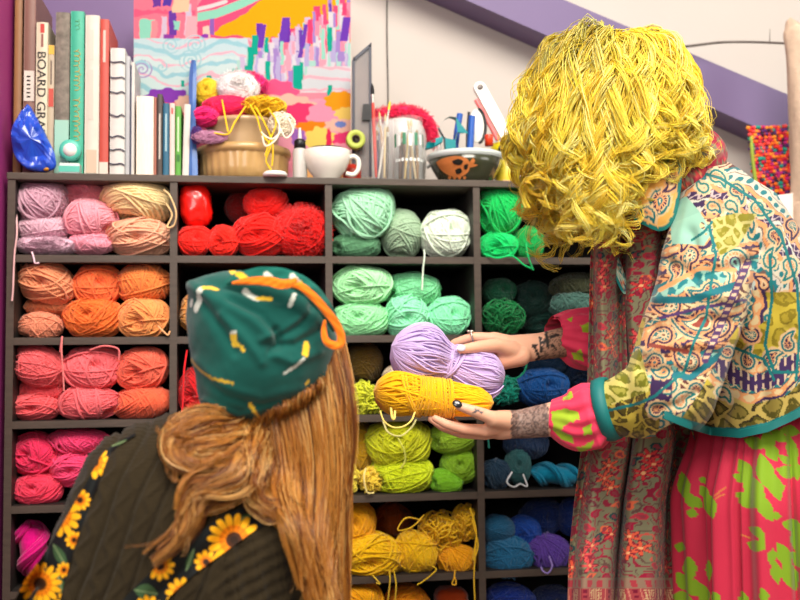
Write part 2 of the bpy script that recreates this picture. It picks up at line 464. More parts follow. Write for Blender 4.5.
PROTO_DEF={
 'f1':lambda:wound(1,(0.12,1,.1)),'f2':lambda:wound(2,(-.25,1,-.15),bundles=15,strands=13),'f3':lambda:wound(3,(.3,1,.25),bundles=20,strands=8,loose=7),
 's1':lambda:wound(4,(1,.25,.1),tilt=(15,55),strands=13),'s2':lambda:wound(5,(1,-.3,-.15),tilt=(25,65)),'s3':lambda:wound(6,(1,.55,.3),tilt=(20,60),loose=8),
 'd1':lambda:wound(7,(.6,.3,.8),tilt=(20,65)),'d2':lambda:wound(8,(-.7,.4,.5),tilt=(20,70),strands=13),
 'u1':lambda:wound(9,(.1,.3,1),tilt=(10,50),strands=13,loose=3),
 'm1':lambda:wound(10,(.2,1,-.2),bundles=26,strands=14,r=.022,loose=9),'m2':lambda:wound(11,(1,.5,.2),bundles=26,strands=15,r=.022,tilt=(20,60),loose=9),
 't1':lambda:tangle(12),'t2':lambda:tangle(13,n=85,r=.055,curl=.2,core=.72),'t3':lambda:tangle(14,n=70,r=.035,curl=.4,core=.55),
 'z1':lambda:fuzzy(15),'h1':lambda:hank(16),'p1':lambda:plastic(17),'p2':lambda:plastic(29)}
PROTO={}
def yarn_mat(c, gloss=False):
    gn=min(1.1,246.0/max(c)); c=tuple(x*gn for x in c)
    key='%s_%02x%02x%02x'%(('wrapped' if gloss else 'wool',)+tuple(int(x) for x in c))
    if gloss: return mat(key,c,rough=.22,var=.1,scale=5,coat=.4)
    return mat(key,c,rough=.85,var=.13,scale=9,sheen=.25,spec=.2,bump=.25,bscale=55)
BALLS={}
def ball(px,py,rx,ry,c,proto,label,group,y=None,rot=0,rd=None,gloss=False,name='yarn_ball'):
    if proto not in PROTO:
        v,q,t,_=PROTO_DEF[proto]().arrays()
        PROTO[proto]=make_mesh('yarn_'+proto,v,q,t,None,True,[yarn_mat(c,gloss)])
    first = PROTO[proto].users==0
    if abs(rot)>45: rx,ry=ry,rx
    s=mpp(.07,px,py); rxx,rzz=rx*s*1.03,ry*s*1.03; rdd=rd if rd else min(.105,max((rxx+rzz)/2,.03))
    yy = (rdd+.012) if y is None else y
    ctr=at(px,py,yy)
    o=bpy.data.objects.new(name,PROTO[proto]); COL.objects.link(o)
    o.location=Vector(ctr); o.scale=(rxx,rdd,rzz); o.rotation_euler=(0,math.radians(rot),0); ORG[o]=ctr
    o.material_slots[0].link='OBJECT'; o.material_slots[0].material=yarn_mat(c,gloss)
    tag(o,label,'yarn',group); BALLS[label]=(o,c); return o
def tail(owner, pts, c=None, r=.0022):
    """a loose yarn end: pixel path with a depth for each point, child of its ball"""
    o,c0=owner
    P=spline([at(*p) for p in pts],14*len(pts))
    mb=MB().tubes(P[None],r,6); v,q,t,cc=mb.arrays()
    me=make_mesh('yarn_tail',v-ORG[o],q,t,None,True,[yarn_mat(c if c else c0)])
    k=bpy.data.objects.new('yarn_tail',me); COL.objects.link(k); k.parent=o
    if o.type=='MESH':
        k.matrix_parent_inverse=Matrix.LocRotScale(Vector(o.location),o.rotation_euler,o.scale).inverted(); k.location=Vector(ORG[o])
    return k

G='yarn in the cubby of %s'
g=G%'pale pinks'
a1=ball(40,202,25,20,(190,148,164),'s3','dusty mauve yarn ball on top of the mauve pile under the books',g,rot=-14)
ball(44,229,26,12.5,(204,164,178),'s1','mauve skein squeezed beneath the dusty mauve ball',g,y=.075)
a3=ball(46,246,28,8.5,(228,192,208),'z1','flat fluffy lilac skein at the bottom of the mauve pile',g,y=.05)
ball(84,193,21,13,(216,132,142),'f3','dusky rose ball on top of the middle pink pile',g,y=.09)
ball(90,220,24,18.5,(250,164,178),'d2','candy pink ball in the middle of three pink balls',g)
ball(93,244,22,10.5,(246,160,178),'s2','fluffy pink ball at the bottom below the candy pink ball',g,y=.06)
a7=ball(139,200,33,22,(252,222,162),'u1','large pale apricot cream skein in the pale pink cubby',g,rot=8,y=.075)
ball(141,238,31,18,(250,184,148),'f1','peach yarn ball lying under the large cream skein',g,y=.065)
tail((a7,(250,212,150)),[(164,190,.0),(170,196,-.015),(176,212,-.02),(174,225,-.012),(167,227,-.006),(172,215,-.004),(166,203,.0)])
tail((a1,(214,170,170)),[(16,210,.03),(17,232,-.006),(14.5,255,-.01),(13,290,-.01),(12,301,-.01)])
tail((a3,(225,190,200)),[(32,252,.0),(34,259,-.008),(35,263,-.01),(39,263,-.004)])
g=G%'peach and orange'
ball(47,283,27,20,(216,140,100),'f1','tan peach yarn ball on top of the brownish stack',g,rot=20)
ball(51,307,23,10,(172,98,62),'s2','rust brown yarn squeezed between two tan balls',g,y=.09)
ball(41,326,21,13,(218,136,104),'d1','small dusty peach yarn ball on the board at the bottom of the tan stack',g,y=.06)
ball(97,286,22,21,(240,112,58),'f2','burnt orange yarn ball on top of the bright orange one',g,y=.075)
ball(93,318,27,20,(252,126,50),'m1','bright orange yarn ball below the burnt orange ball',g,y=.06)
ball(144,284,25,20,(248,138,66),'s1','tangerine yarn ball on top of the light orange one',g,y=.075)
a=ball(145,318,25,20,(252,164,92),'f3','light apricot orange ball with crossing strands on the board beside the divider',g,y=.06)
tail((a,(254,190,130)),[(158,326,.01),(164,332,-.004),(168,335,-.006),(170,331,-.004)])
g=G%'salmon and coral'
a15=ball(40,366,26,20,(250,112,116),'m2','salmon pink ball on top of the coral stack nearest the wall',g,rot=25,y=.06)
ball(44,390,22,12,(222,84,92),'s2','raspberry salmon skein squashed in the middle of the coral stack',g,y=.085)
ball(36,407,23,13,(238,98,104),'f1','small salmon ball with a dark hollow on the board nearest the wall',g,y=.065)
a18=ball(92,368,27.5,21,(248,112,118),'f2','big round salmon ball with a hollow in the middle of the coral cubby',g,y=.065)
ball(89,403,28,17,(244,110,116),'d2','wide salmon ball underneath the big round salmon ball',g,y=.06)
ball(143,368,25,20,(252,112,86),'f3','coral ball on top of the orange coral skein',g,y=.06,rot=-12)
a=ball(143,403,28,15.5,(255,108,70),'u1','orange coral skein with upright strands beside the divider',g,y=.055,rot=85)
tail((a15,(252,140,136)),[(60,352,.0),(62,337,-.012),(61.5,350,-.014),(63,372,-.008),(64,391,-.004)])
tail((a18,(252,130,130)),[(90,350,.01),(104,346,-.006),(118,349,-.006),(119,360,.0)])
g=G%'hot pinks'
ball(36,453,21,20,(218,44,88),'f3','crimson pink ball on top of the deep rose ball',g,rot=30,y=.07)
ball(78,441,28,12,(246,68,122),'s3','hot pink skein on top of the cubby beside the sweater',g,y=.07)
ball(74,468,22,17,(242,72,122),'f1','hot pink ball underneath the hot pink skein',g,y=.07)
ball(38,489,23,15,(228,60,92),'m1','deep rose ball with a hollow on the board under the crimson pink ball',g,y=.06)
g=G%'magenta'
ball(34,551,19,30,(205,0,118),'h1','vivid magenta twisted hank standing in the cubby by the apron strap',g,rot=78,y=.07)
ball(60,560,20,24,(150,0,90),'f2','dark magenta ball behind the vivid magenta hank',g,y=.15)
g=G%'reds'
ball(196,206,15,21,(232,26,18),'p1','red skein in shiny wrapping standing upright on a red ball',g,y=.07,rot=-6,gloss=True)
ball(194,241,16,14.5,(238,30,16),'f2','small red ball under the upright wrapped red skein',g,y=.055)
ball(224,241,15,15,(236,34,16),'f3','small red ball with a rolled end between two other red balls',g,y=.055)
ball(266,204,21,16,(222,22,14),'m1','red ball on top of the large red ball',g,y=.085)
ball(260,236,24,20,(236,26,14),'f1','large red ball with a hollow beside the sparkly yarn',g,y=.06)
ball(301,232,26,24,(225,24,20),'z1','shaggy sparkling red eyelash yarn against the divider',g,y=.065)
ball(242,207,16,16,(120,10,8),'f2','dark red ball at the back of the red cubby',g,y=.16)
g=G%'red and orange behind the headscarf'
ball(196,314,15,20,(248,168,84),'d1','light orange ball half hidden by the green headscarf',g,y=.07)
ball(258,312,28,22,(225,90,50),'f1','orange yarn ball behind the green headscarf',g,y=.12)
a=ball(197,392,17,24,(196,22,28),'f3','deep red ball half hidden below the green headscarf',g,y=.08)
tail((a,(224,24,32)),[(187,350,.02),(184,372,.0),(183,400,.01),(182,412,.01)])
g=G%'sage greens'
ball(363,214,30,26,(152,206,168),'s3','large mint green ball with slanting strands on top of the sage ball',g,y=.075,rot=-20)
ball(356,246,23,12,(96,150,110),'m2','sage green ball lying under the large mint ball',g,y=.08)
ball(402,234,19,24,(146,172,142),'u1','grey sage upright ball between mint and white balls',g,y=.09)
a37=ball(445,234,24,23,(206,218,198),'f2','off-white green ball beside the divider of the sage cubby',g,y=.07)
tail((a37,(205,222,200)),[(424,250,.03),(424.5,256,-.008),(423,270,-.009),(422,290,-.009)])
g=G%'mint greens'
ball(362,285,29,19,(164,226,168),'f3','pale mint ball on top of its twin beside the orange scarf edge',g,y=.065)
ball(360,320,28,17,(152,222,164),'m1','pale mint ball underneath another pale mint ball',g,y=.065)
ball(412,291,27,17,(124,206,152),'m2','sea green ball on top between two mint balls',g,y=.085)
ball(407,317,20,21,(146,232,184),'f1','aqua mint ball behind the held lilac skein',g,y=.06)
a42=ball(447,317,21,19,(134,226,174),'f2','aqua mint ball at the divider beside the green cubby',g,y=.065)
g=G%'olive and lime'
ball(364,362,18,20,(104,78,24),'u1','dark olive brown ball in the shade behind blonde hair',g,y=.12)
ball(362,400,22,19,(196,200,44),'t1','stringy lime yarn spilling in loose loops',g,y=.06)
a=ball(409,376,24,13,(238,220,190),'m1','cream and pink ball behind the two held skeins',g,y=.07)
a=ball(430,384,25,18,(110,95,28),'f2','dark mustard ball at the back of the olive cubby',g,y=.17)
g=G%'limes'
a=ball(398,443,32,24,(188,192,20),'m1','fluffy lime yellow ball on top of another lime ball',g,y=.075)
tail((a,(214,208,130)),[(383,421,.0),(388,432,-.05),(400,436,-.06),(411,428,-.04),(416,420,.0)])
tail((a,(205,210,90)),[(398,438,-.01),(404,450,-.015),(405,461,-.01),(401,468,-.006)])
ball(402,475,30,19,(194,208,22),'m2','bright lime ball under the fluffy lime yellow ball',g,y=.065)
ball(358,446,17,27,(172,132,14),'d1','ochre ball behind the long blonde hair',g,y=.12)
ball(347,479,13,17,(228,208,72),'t2','pale yellow curly yarn beside the blonde hair',g,y=.055)
a=ball(371,480,15,14,(222,192,60),'t2','straw yellow curly yarn next to the lime balls',g,y=.055)
tail((a,(240,220,140)),[(366,468,.0),(364,478,-.01),(367,492,-.01),(374,493,-.006)])
ball(453,438,23,15,(140,176,40),'m2','leaf green fuzzy skein on top of two green balls',g,y=.07)
ball(460,466,18,16,(128,172,32),'m1','leaf green fuzzy ball in the middle of three',g,y=.065)
ball(446,482,16,12,(118,178,30),'m2','small bright green ball on the board under the leaf green ones',g,y=.05,rot=12)
g=G%'yellows'
ball(356,525,19,23,(255,182,4),'m1','golden yellow ball beside the ends of the blonde hair',g,y=.08)
a=ball(372,557,28,22,(248,198,4),'f1','lemon gold ball with a spiral hollow at the shelf edge',g,y=.055)
tail((a,(245,210,60)),[(372,575,.0),(377,580,-.008),(380,584,-.01),(376,583,-.008)],r=.0018)
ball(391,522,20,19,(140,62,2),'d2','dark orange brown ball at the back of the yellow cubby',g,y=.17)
a=ball(416,553,21,20,(246,196,6),'s2','plain yellow ball in the middle of the yellow cubby',g,y=.06)
tail((a,(240,200,40)),[(432,566,.0),(436,570,-.006),(425,580,-.008),(417,585,-.009)],r=.0018)
a=ball(440,533,22,22,(238,190,22),'t3','loose yellow yarn tangle on top of an orange yellow ball',g,y=.075)
tail((a,(236,188,30)),[(422,520,.04),(406,518,.01),(398,530,.0),(412,527,.0),(424,515,.03)],r=.0018)
a=ball(466,522,14,18,(236,190,24),'t3','yellow tangle hanging over the shelf edge by the divider',g,y=.06)
tail((a,(230,186,24)),[(470,508,.01),(476,530,-.004),(475,555,-.008),(474,580,-.01),(475,602,-.01)],r=.0018)
tail((a,(230,186,24)),[(472,520,.0),(478,545,-.006),(473,560,-.008),(476,540,-.006)],r=.0018)
a=ball(456,560,19,15,(242,170,10),'s3','orange yellow ball on the board under the tangles',g,y=.055)
tail((a,(236,180,30)),[(455,570,.0),(454,578,-.008),(452,584,-.01),(456,584,-.01),(455,577,-.008)],r=.0018)
g=G%'golden yarn at the bottom'
ball(355,601,27,21,(255,180,4),'f3','golden ball in the lowest visible cubby by the hair',g,y=.06)
a=ball(406,603,21,17,(240,150,4),'f1','orange gold ball in the lowest visible cubby',g,y=.08)
tail((a,(225,190,40)),[(389,570,.0),(390,580,-.01),(388,600,-.01)],r=.0018)
tail((a,(225,190,40)),[(394,571,.0),(396,585,-.01),(395,602,-.01)],r=.0018)
ball(451,601,16,14,(150,52,4),'p2','dark rust orange yarn beside the divider in the lowest visible cubby',g,y=.08)
g=G%'bright greens'
ball(499,211,22,24,(0,172,78),'s3','emerald green ball on top beside the yellow curls',g,y=.07)
a=ball(498,246,18,14,(0,192,98),'f3','bright green ball under the emerald ball',g,y=.06)
tail((a,(10,190,100)),[(484,254,.0),(497,258,-.01),(512,256,-.008),(524,265,-.012),(533,269,-.012)])
a=ball(528,244,15,16,(0,160,72),'m1','deep green ball next to the bright green one',g,y=.07)
tail((a,(10,180,95)),[(526,243,-.01),(528,256,-.02),(533,270,-.013)])
g=G%'dark greens'
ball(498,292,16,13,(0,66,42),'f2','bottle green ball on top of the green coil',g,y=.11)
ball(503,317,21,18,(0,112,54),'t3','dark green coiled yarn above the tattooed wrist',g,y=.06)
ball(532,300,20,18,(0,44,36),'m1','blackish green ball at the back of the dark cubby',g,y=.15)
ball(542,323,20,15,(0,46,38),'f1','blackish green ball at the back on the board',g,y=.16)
ball(577,287,25,13,(64,68,46),'s1','grey olive skein beside the scarf',g,y=.1)
ball(576,306,25,13,(62,98,88),'s2','slate green skein under the grey olive one',g,y=.08)
g=G%'teals and blues'
a=ball(504,391,18,15,(0,134,112),'t2','teal coiled yarn between the two hands',g,y=.06)
tail((a,(0,130,90)),[(504,377,.02),(514,379,-.004),(524,372,-.008),(527,358,-.004),(524,345,.02)])
tail((a,(0,110,95)),[(488,400,.03),(487,418,-.008),(488,437,-.009),(489,448,-.009)])
ball(540,387,25,17,(0,72,136),'f2','royal blue ball between the two forearms',g,y=.07)
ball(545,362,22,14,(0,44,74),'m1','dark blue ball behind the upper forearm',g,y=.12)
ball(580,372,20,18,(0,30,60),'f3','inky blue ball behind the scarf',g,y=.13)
g=G%'turquoise and navy'
ball(526,444,22,14,(30,52,84),'s2','slate navy ball under the lower hand',g,y=.09)
a=ball(518,466,12,16,(46,98,100),'m1','grey teal ball with white cotton ties',g,y=.06)
tail((a,(200,205,205)),[(512,472,.01),(507,482,-.004),(514,487,-.006),(520,484,-.006),(527,486,-.006),(523,474,.005)])
ball(496,474,14,14,(22,50,72),'s3','dark navy teal ball beside the grey teal one',g,y=.06)
ball(556,475,25,13,(0,128,160),'h1','turquoise twisted hank on the board beside the scarf',g,y=.06,rot=6)
g=G%'blues and purple'
ball(498,530,16,15,(26,84,118),'u1','steel blue ball on top beside the divider',g,y=.075)
ball(508,556,25,19,(26,94,132),'d1','large steel blue ball on the board',g,y=.065)
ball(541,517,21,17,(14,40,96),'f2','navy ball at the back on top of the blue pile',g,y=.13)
ball(523,531,16,15,(16,66,150),'f3','cobalt blue ball above the purple one',g,y=.085)
a=ball(547,553,20,18,(90,60,150),'s3','purple yarn ball beside the scarf hem',g,y=.06)
tail((a,(150,130,200)),[(549,556,-.01),(552,566,-.016),(548,573,-.012),(543,571,-.012),(541,567,-.006)])
ball(572,517,14,17,(10,42,104),'f1','navy blue ball half hidden by the scarf',g,y=.1)
g=G%'blues at the bottom'
ball(508,599,24,14,(6,38,116),'f1','ultramarine ball in the lowest cubby beside the divider',g,y=.07)
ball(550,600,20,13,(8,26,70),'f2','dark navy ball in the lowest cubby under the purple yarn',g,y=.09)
# ---------------------------------------------------------------- things standing on the bookcase
M_paper = mat('page_paper',(238,228,208),rough=.9,var=.04,scale=200,stretch=(40,1,1))
GB='books on top of the bookcase'
def X(px,y,py=170): return at(px,py,y)[0]
def Zt(py,y,px=100): return at(px,py,y)[2]
def book(x0,x1,ytop,c,label,y=.03,deep=.17,lean=0,name='book',extra=None,cover=None,group=GB):
    xa,xb=X(x0,y),X(x1,y); z1=Zt(ytop,y,(x0+x1)/2)
    root=thing(name,((xa+xb)/2,y+deep/2,TOP),label,'book',group)
    w=(xb-xa)-.0008; t=min(.0022,w*.2); h=z1-TOP; xm=(xa+xb)/2
    c=tuple(int(x*.88) for x in c)
    m=cover or mat('cover_%02x%02x%02x'%tuple(c),c,rough=.5,var=.06,scale=40)
    mb=MB().box((xm-w/2,y+.002,TOP),(xm-w/2+t,y+deep,z1)).box((xm+w/2-t,y+.002,TOP),(xm+w/2,y+deep,z1))
    n=9; a=np.linspace(-1,1,n); prof=np.stack([xm+a*w/2, y+.0035*a**2*min(1,w/.03)],-1)   # rounded spine
    P=np.zeros((2,n,3)); P[:,:,:2]=prof; P[0,:,2]=TOP; P[1,:,2]=z1; mb.grid(P)
    P2=P.copy(); P2[:,:,1]=y+.005+0*a; mb.grid(P2,flip=True); mb.grid(np.stack([P[1],P2[1]])); mb.grid(np.stack([P[0],P2[0]]),flip=True)
    obj('cover',mb,m,root,smooth=False)
    obj('page_block',MB().box((xm-w/2+t,y+.005,TOP+.003),(xm+w/2-t,y+deep-.004,z1-.003)),M_paper,root,smooth=False)
    if lean: root.rotation_euler=(0,math.radians(lean),0)
    root['_g']=(xm,w,y,h); return root
def patch(root,fx0,fx1,z0,z1,c,name='label_band',rough=.6):
    """a printed block on the spine, across fractions fx and between pixel rows"""
    xm,w,y,h=root['_g']; za,zb_=Zt(z1,y),Zt(z0,y); c=tuple(int(x*.9) for x in c)
    return obj(name,MB().box((xm-w/2+w*fx0,y-.0006,za),(xm-w/2+w*fx1,y+.0045,zb_)),mat('ink_%02x%02x%02x'%tuple(c),c,rough=rough),root,smooth=False)
def title(root,text,ytop,ybot,c,frac=.7,name='title'):
    xm,w,y,h=root['_g']; za,zb_=Zt(ytop,y),Zt(ybot,y)
    cu=bpy.data.curves.new('t','FONT'); cu.body=text; cu.extrude=.0004; cu.size=1
    o=bpy.data.objects.new('t',cu); COL.objects.link(o); bpy.context.view_layer.update()
    me=bpy.data.meshes.new_from_object(o.evaluated_get(bpy.context.evaluated_depsgraph_get())); bpy.data.objects.remove(o)
    v,q,t,_=mesh_arrays_any(me); bpy.data.meshes.remove(me)
    lo,hi=v.min(0),v.max(0); L=za-zb_
    u=(v[:,0]-lo[0])/(hi[0]-lo[0]); s=(v[:,1]-lo[1])/(hi[1]-lo[1])
    nv=np.stack([xm+(s-.5)*w*frac, y-.0008-v[:,2]*.0, za-u*L],-1); nv[:,1]=y-.0006+v[:,2]
    return obj(name,(nv,q,t,None),mat('ink_%02x%02x%02x'%tuple(c),c,rough=.6),root,smooth=False)
def mesh_arrays_any(me):
    me.calc_loop_triangles(); n=len(me.loop_triangles); t=np.empty(n*3,np.int32); me.loop_triangles.foreach_get('vertices',t)
    v=np.empty(len(me.vertices)*3,np.float32); me.vertices.foreach_get('co',v)
    return v.reshape(-1,3).astype(float), np.zeros((0,4),int), t.reshape(-1,3).astype(int), None
def scribble(root,ytop,ybot,c,n=16,amp=.3,r=.0007,seed=0,name='lettering'):
    xm,w,y,h=root['_g']; g=np.random.default_rng(seed); P=[]
    zz=np.linspace(Zt(ytop,y),Zt(ybot,y),n*4)
    ph=np.cumsum(g.uniform(.9,2.2,len(zz)))
    return obj(name,MB().tubes(spline(np.stack([xm+w*amp*np.sin(ph)*g.uniform(.5,1,len(zz)), np.full(len(zz),y-.0004), zz+.003*np.cos(ph)],-1),n*16)[None],r,4),mat('ink_%02x%02x%02x'%tuple(c),c,rough=.5),root)

b=book(12.5,20.5,-14,(170,120,74),'thin tall tan board standing at the wall end of the books',y=.06,deep=.2)
b=book(22,34,-12,(146,104,92),'tall dusty brown binder with a white lower label',y=.04,deep=.2); patch(b,.06,.94,73,103,(232,222,208))
for k in range(6): patch(b,.3,.62,78+k*4,79.6+k*4,(120,100,90),'lettering')
b=book(34.5,46.5,22,(236,226,196),'cream book with black capital spine title',deep=.19); title(b,'BOARD GRAPH',54,146,(26,22,22),.74); patch(b,.35,.7,26,35,(206,60,52),'red_mark'); patch(b,.42,.62,36,49,(150,90,80),'lettering')
b=book(47,53.5,45,(214,196,170),'thin beige book with a yellow block and a red patch',y=.04); patch(b,.05,.95,47,56,(240,190,70)); patch(b,.1,.9,90,108,(214,84,70)); patch(b,.35,.6,62,86,(120,100,90),'lettering')
b=book(54,68.5,12,(118,110,100),'thick grey marbled book with a mint lower half',cover=mat('grey_marbled',(122,114,103),rough=.8,var=.35,scale=90)); patch(b,0.0,1.0,121,174.5,(168,218,198),'mint_band')
b=book(69.2,83,11,(66,190,156),'teal book with gold handwritten title',deep=.19); scribble(b,50,92,(206,160,50),9,.3,seed=1); scribble(b,98,142,(206,160,50),9,.3,seed=2); scribble(b,20,30,(90,170,120),3,.2,seed=3)
b=book(84,98.5,15,(236,228,212),'plain white hardback with faint grey lettering'); patch(b,.3,.6,70,120,(222,212,196),'lettering'); patch(b,.3,.6,30,60,(224,214,198),'lettering'); patch(b,.15,.85,150,173,(226,196,170),'drawing')
b=book(99,108,19,(212,82,68),'orange red paperback with a white foot',y=.035); patch(b,0,1,162,174.5,(234,222,206)); patch(b,.35,.65,30,62,(240,200,186),'lettering')
b=book(109.5,124.5,48,(234,230,222),'white notebook with dark blue thread ties across its spine',y=.04,deep=.16)
for k,yy in enumerate((62,77.5,92,115,137,150,164)): 
    xm,w,y,h=b['_g']; z=Zt(yy,y); g=np.random.default_rng(k)
    obj('thread_tie',MB().tubes(spline([(xm-w*.5,y+.001,z+.002),(xm-w*.3,y-.002,z),(xm,y-.0025,z+g.uniform(-.004,.004)),(xm+w*.3,y-.002,z+.002),(xm+w*.5,y+.001,z-.002)],24)[None],.0014,5),mat('navy_thread',(34,42,74),rough=.8),b)
book(125,129.5,56,(196,196,200),'slim grey notebook after the tied white one',y=.05)
b=book(130,134.3,62,(226,222,214),'slim white notebook with a navy edge',y=.05); patch(b,.0,.25,64,174,(50,60,100))
b=book(136,153.5,96,(242,226,208),'thick pastel magazine stack edge in cream and pink',y=.035,cover=mat('pastel_pages',(243,228,208),rough=.7,var=.12,scale=14,stretch=(30,1,2)))
book(153.8,156.6,97,(196,120,98),'very thin terracotta booklet',y=.04)
b=book(156.8,162.3,94,(78,66,60),'dark brown paperback with pale spine lettering'); patch(b,.35,.65,112,158,(214,204,190),'lettering')
b=book(162.8,169,103,(34,106,138),'petrol blue paperback with pale spine lettering'); patch(b,.35,.65,112,150,(170,206,214),'lettering')
b=book(169.4,174.8,103,(236,216,206),'pale pink paperback beside the green one'); patch(b,.3,.7,106,112,(206,90,84),'lettering')
b=book(175.2,181,106,(96,178,60),'bright green paperback with white lettering'); patch(b,.35,.65,115,150,(214,236,190),'lettering'); patch(b,.2,.8,153,160,(50,120,40),'mark')
book(182,188.6,104,(238,230,220),'narrow white paperback next to the blue plastic folder',lean=1.5)
# blue plastic folder, narrow at the top
def sheet_solid(poly,y0,y1,n=1): return slab(poly,y0,y1)
M_bluep=mat('blue_plastic',(74,112,176),rough=.25,var=.3,scale=18,coat=.5,bump=.2,bscale=30)
mb=MB(); rows=np.linspace(0,1,26); P=[]
for s_ in rows:
    py=57+s_*118; xl=191.5-4.0*s_**.5-.9*math.sin(s_*9); xr=195+2.0*s_**.4+.8*math.sin(s_*7+1)
    ring=[at(xl,py,.04),at((xl+xr)/2,py,.034),at(xr,py,.04),at(xr,py,.16),at(xl,py,.16)]; P.append(ring)
P=np.array(P)[::-1]; P[:,:,2]+= TOP-P[0,:,2].min(); obj('plastic_folder',MB().loft(P),M_bluep,label='blue plastic folder standing between the books and the tan bowl',cat='folder',smooth=False)
# crumpled blue packet
def crumple(poly,y0,dep,seed,n=44):
    p=np.array([at(a,b_,y0) for a,b_ in poly]); c=p.mean(0); m=len(p)
    R=[]
    per=spline(np.vstack([p,p[:1]]),n+1)[:-1]
    for s_ in np.linspace(-1,1,19):
        k=math.sqrt(max(0,1-abs(s_)**2.6)); r=c+(per-c)*(k*.995+.005); r[:,1]=y0+s_*dep; R.append(r)
    R=np.array(R); d=R-c
    nz=fbm(R*34+seed,seed)-.5; cr=np.abs(fbm(R*22+seed*2,seed+3)-.5)
    R[:,:,1]+= -.02*nz+.05*cr; R[:,:,0]+=.008*nz; R[:,:,2]+=.006*nz
    R[:,:,2]=np.maximum(R[:,:,2],TOP+.0005)
    return MB().loft(R)
obj('crumpled_packet',crumple([(26,104),(31,108),(38,120),(47,138),(55,158),(55,168),(45,171.5),(28,170.5),(18,162),(11,145),(12,128),(20,112)],.0,.018,3),mat('shiny_blue_foil',(28,76,196),rough=.28,var=.25,scale=16,coat=.5),label='crumpled shiny blue packet leaning on the books',cat='packet',smooth=False)
obj('candy',MB().ellipsoid(at(45.5,169.5,-.0)+(0,0.0,.002),(.011,.008,.006)),mat('amber_candy',(226,160,40),rough=.4),label='small amber piece under the blue packet',cat='trinket')
t=thing('tape_dispenser',at(71,174,.012)*(1,1,0)+(0,0,TOP),'small teal and white tape roll on a clear stand before the teal book','tape')
c0=at(70.5,150.5,.012); s=mpp(.012)
obj('tape_roll',MB().lathe([(3.2*s,-.008),(10*s,-.008),(10.3*s,0),(10*s,.008),(3.2*s,.008),(3.2*s,-.008)],c0,36,ax=1),mat('teal_tape',(80,186,164),rough=.35),t)
obj('hub',MB().lathe([(.0003,-.0095),(5.8*s,-.0095),(6.3*s,-.007),(6.3*s,.009),(.0003,.009)],c0,30,ax=1),mat('white_plastic',(236,234,226),rough=.4),t)
z0=TOP; xm=c0[0]
obj('stand',MB().box((xm-9.5*s,-.002,z0),(xm+9.5*s,.03,at(70,163,.0)[2])),mat('pale_grey_plastic',(206,222,216),rough=.2,coat=.3),t,bevel=.002,smooth=False)
obj('stand_band',MB().box((xm-9.6*s,-.003,at(70,172,0)[2]),(xm+9.6*s,-.0018,at(70,166,0)[2])),mat('teal_tape',(80,186,164)),t,smooth=False)

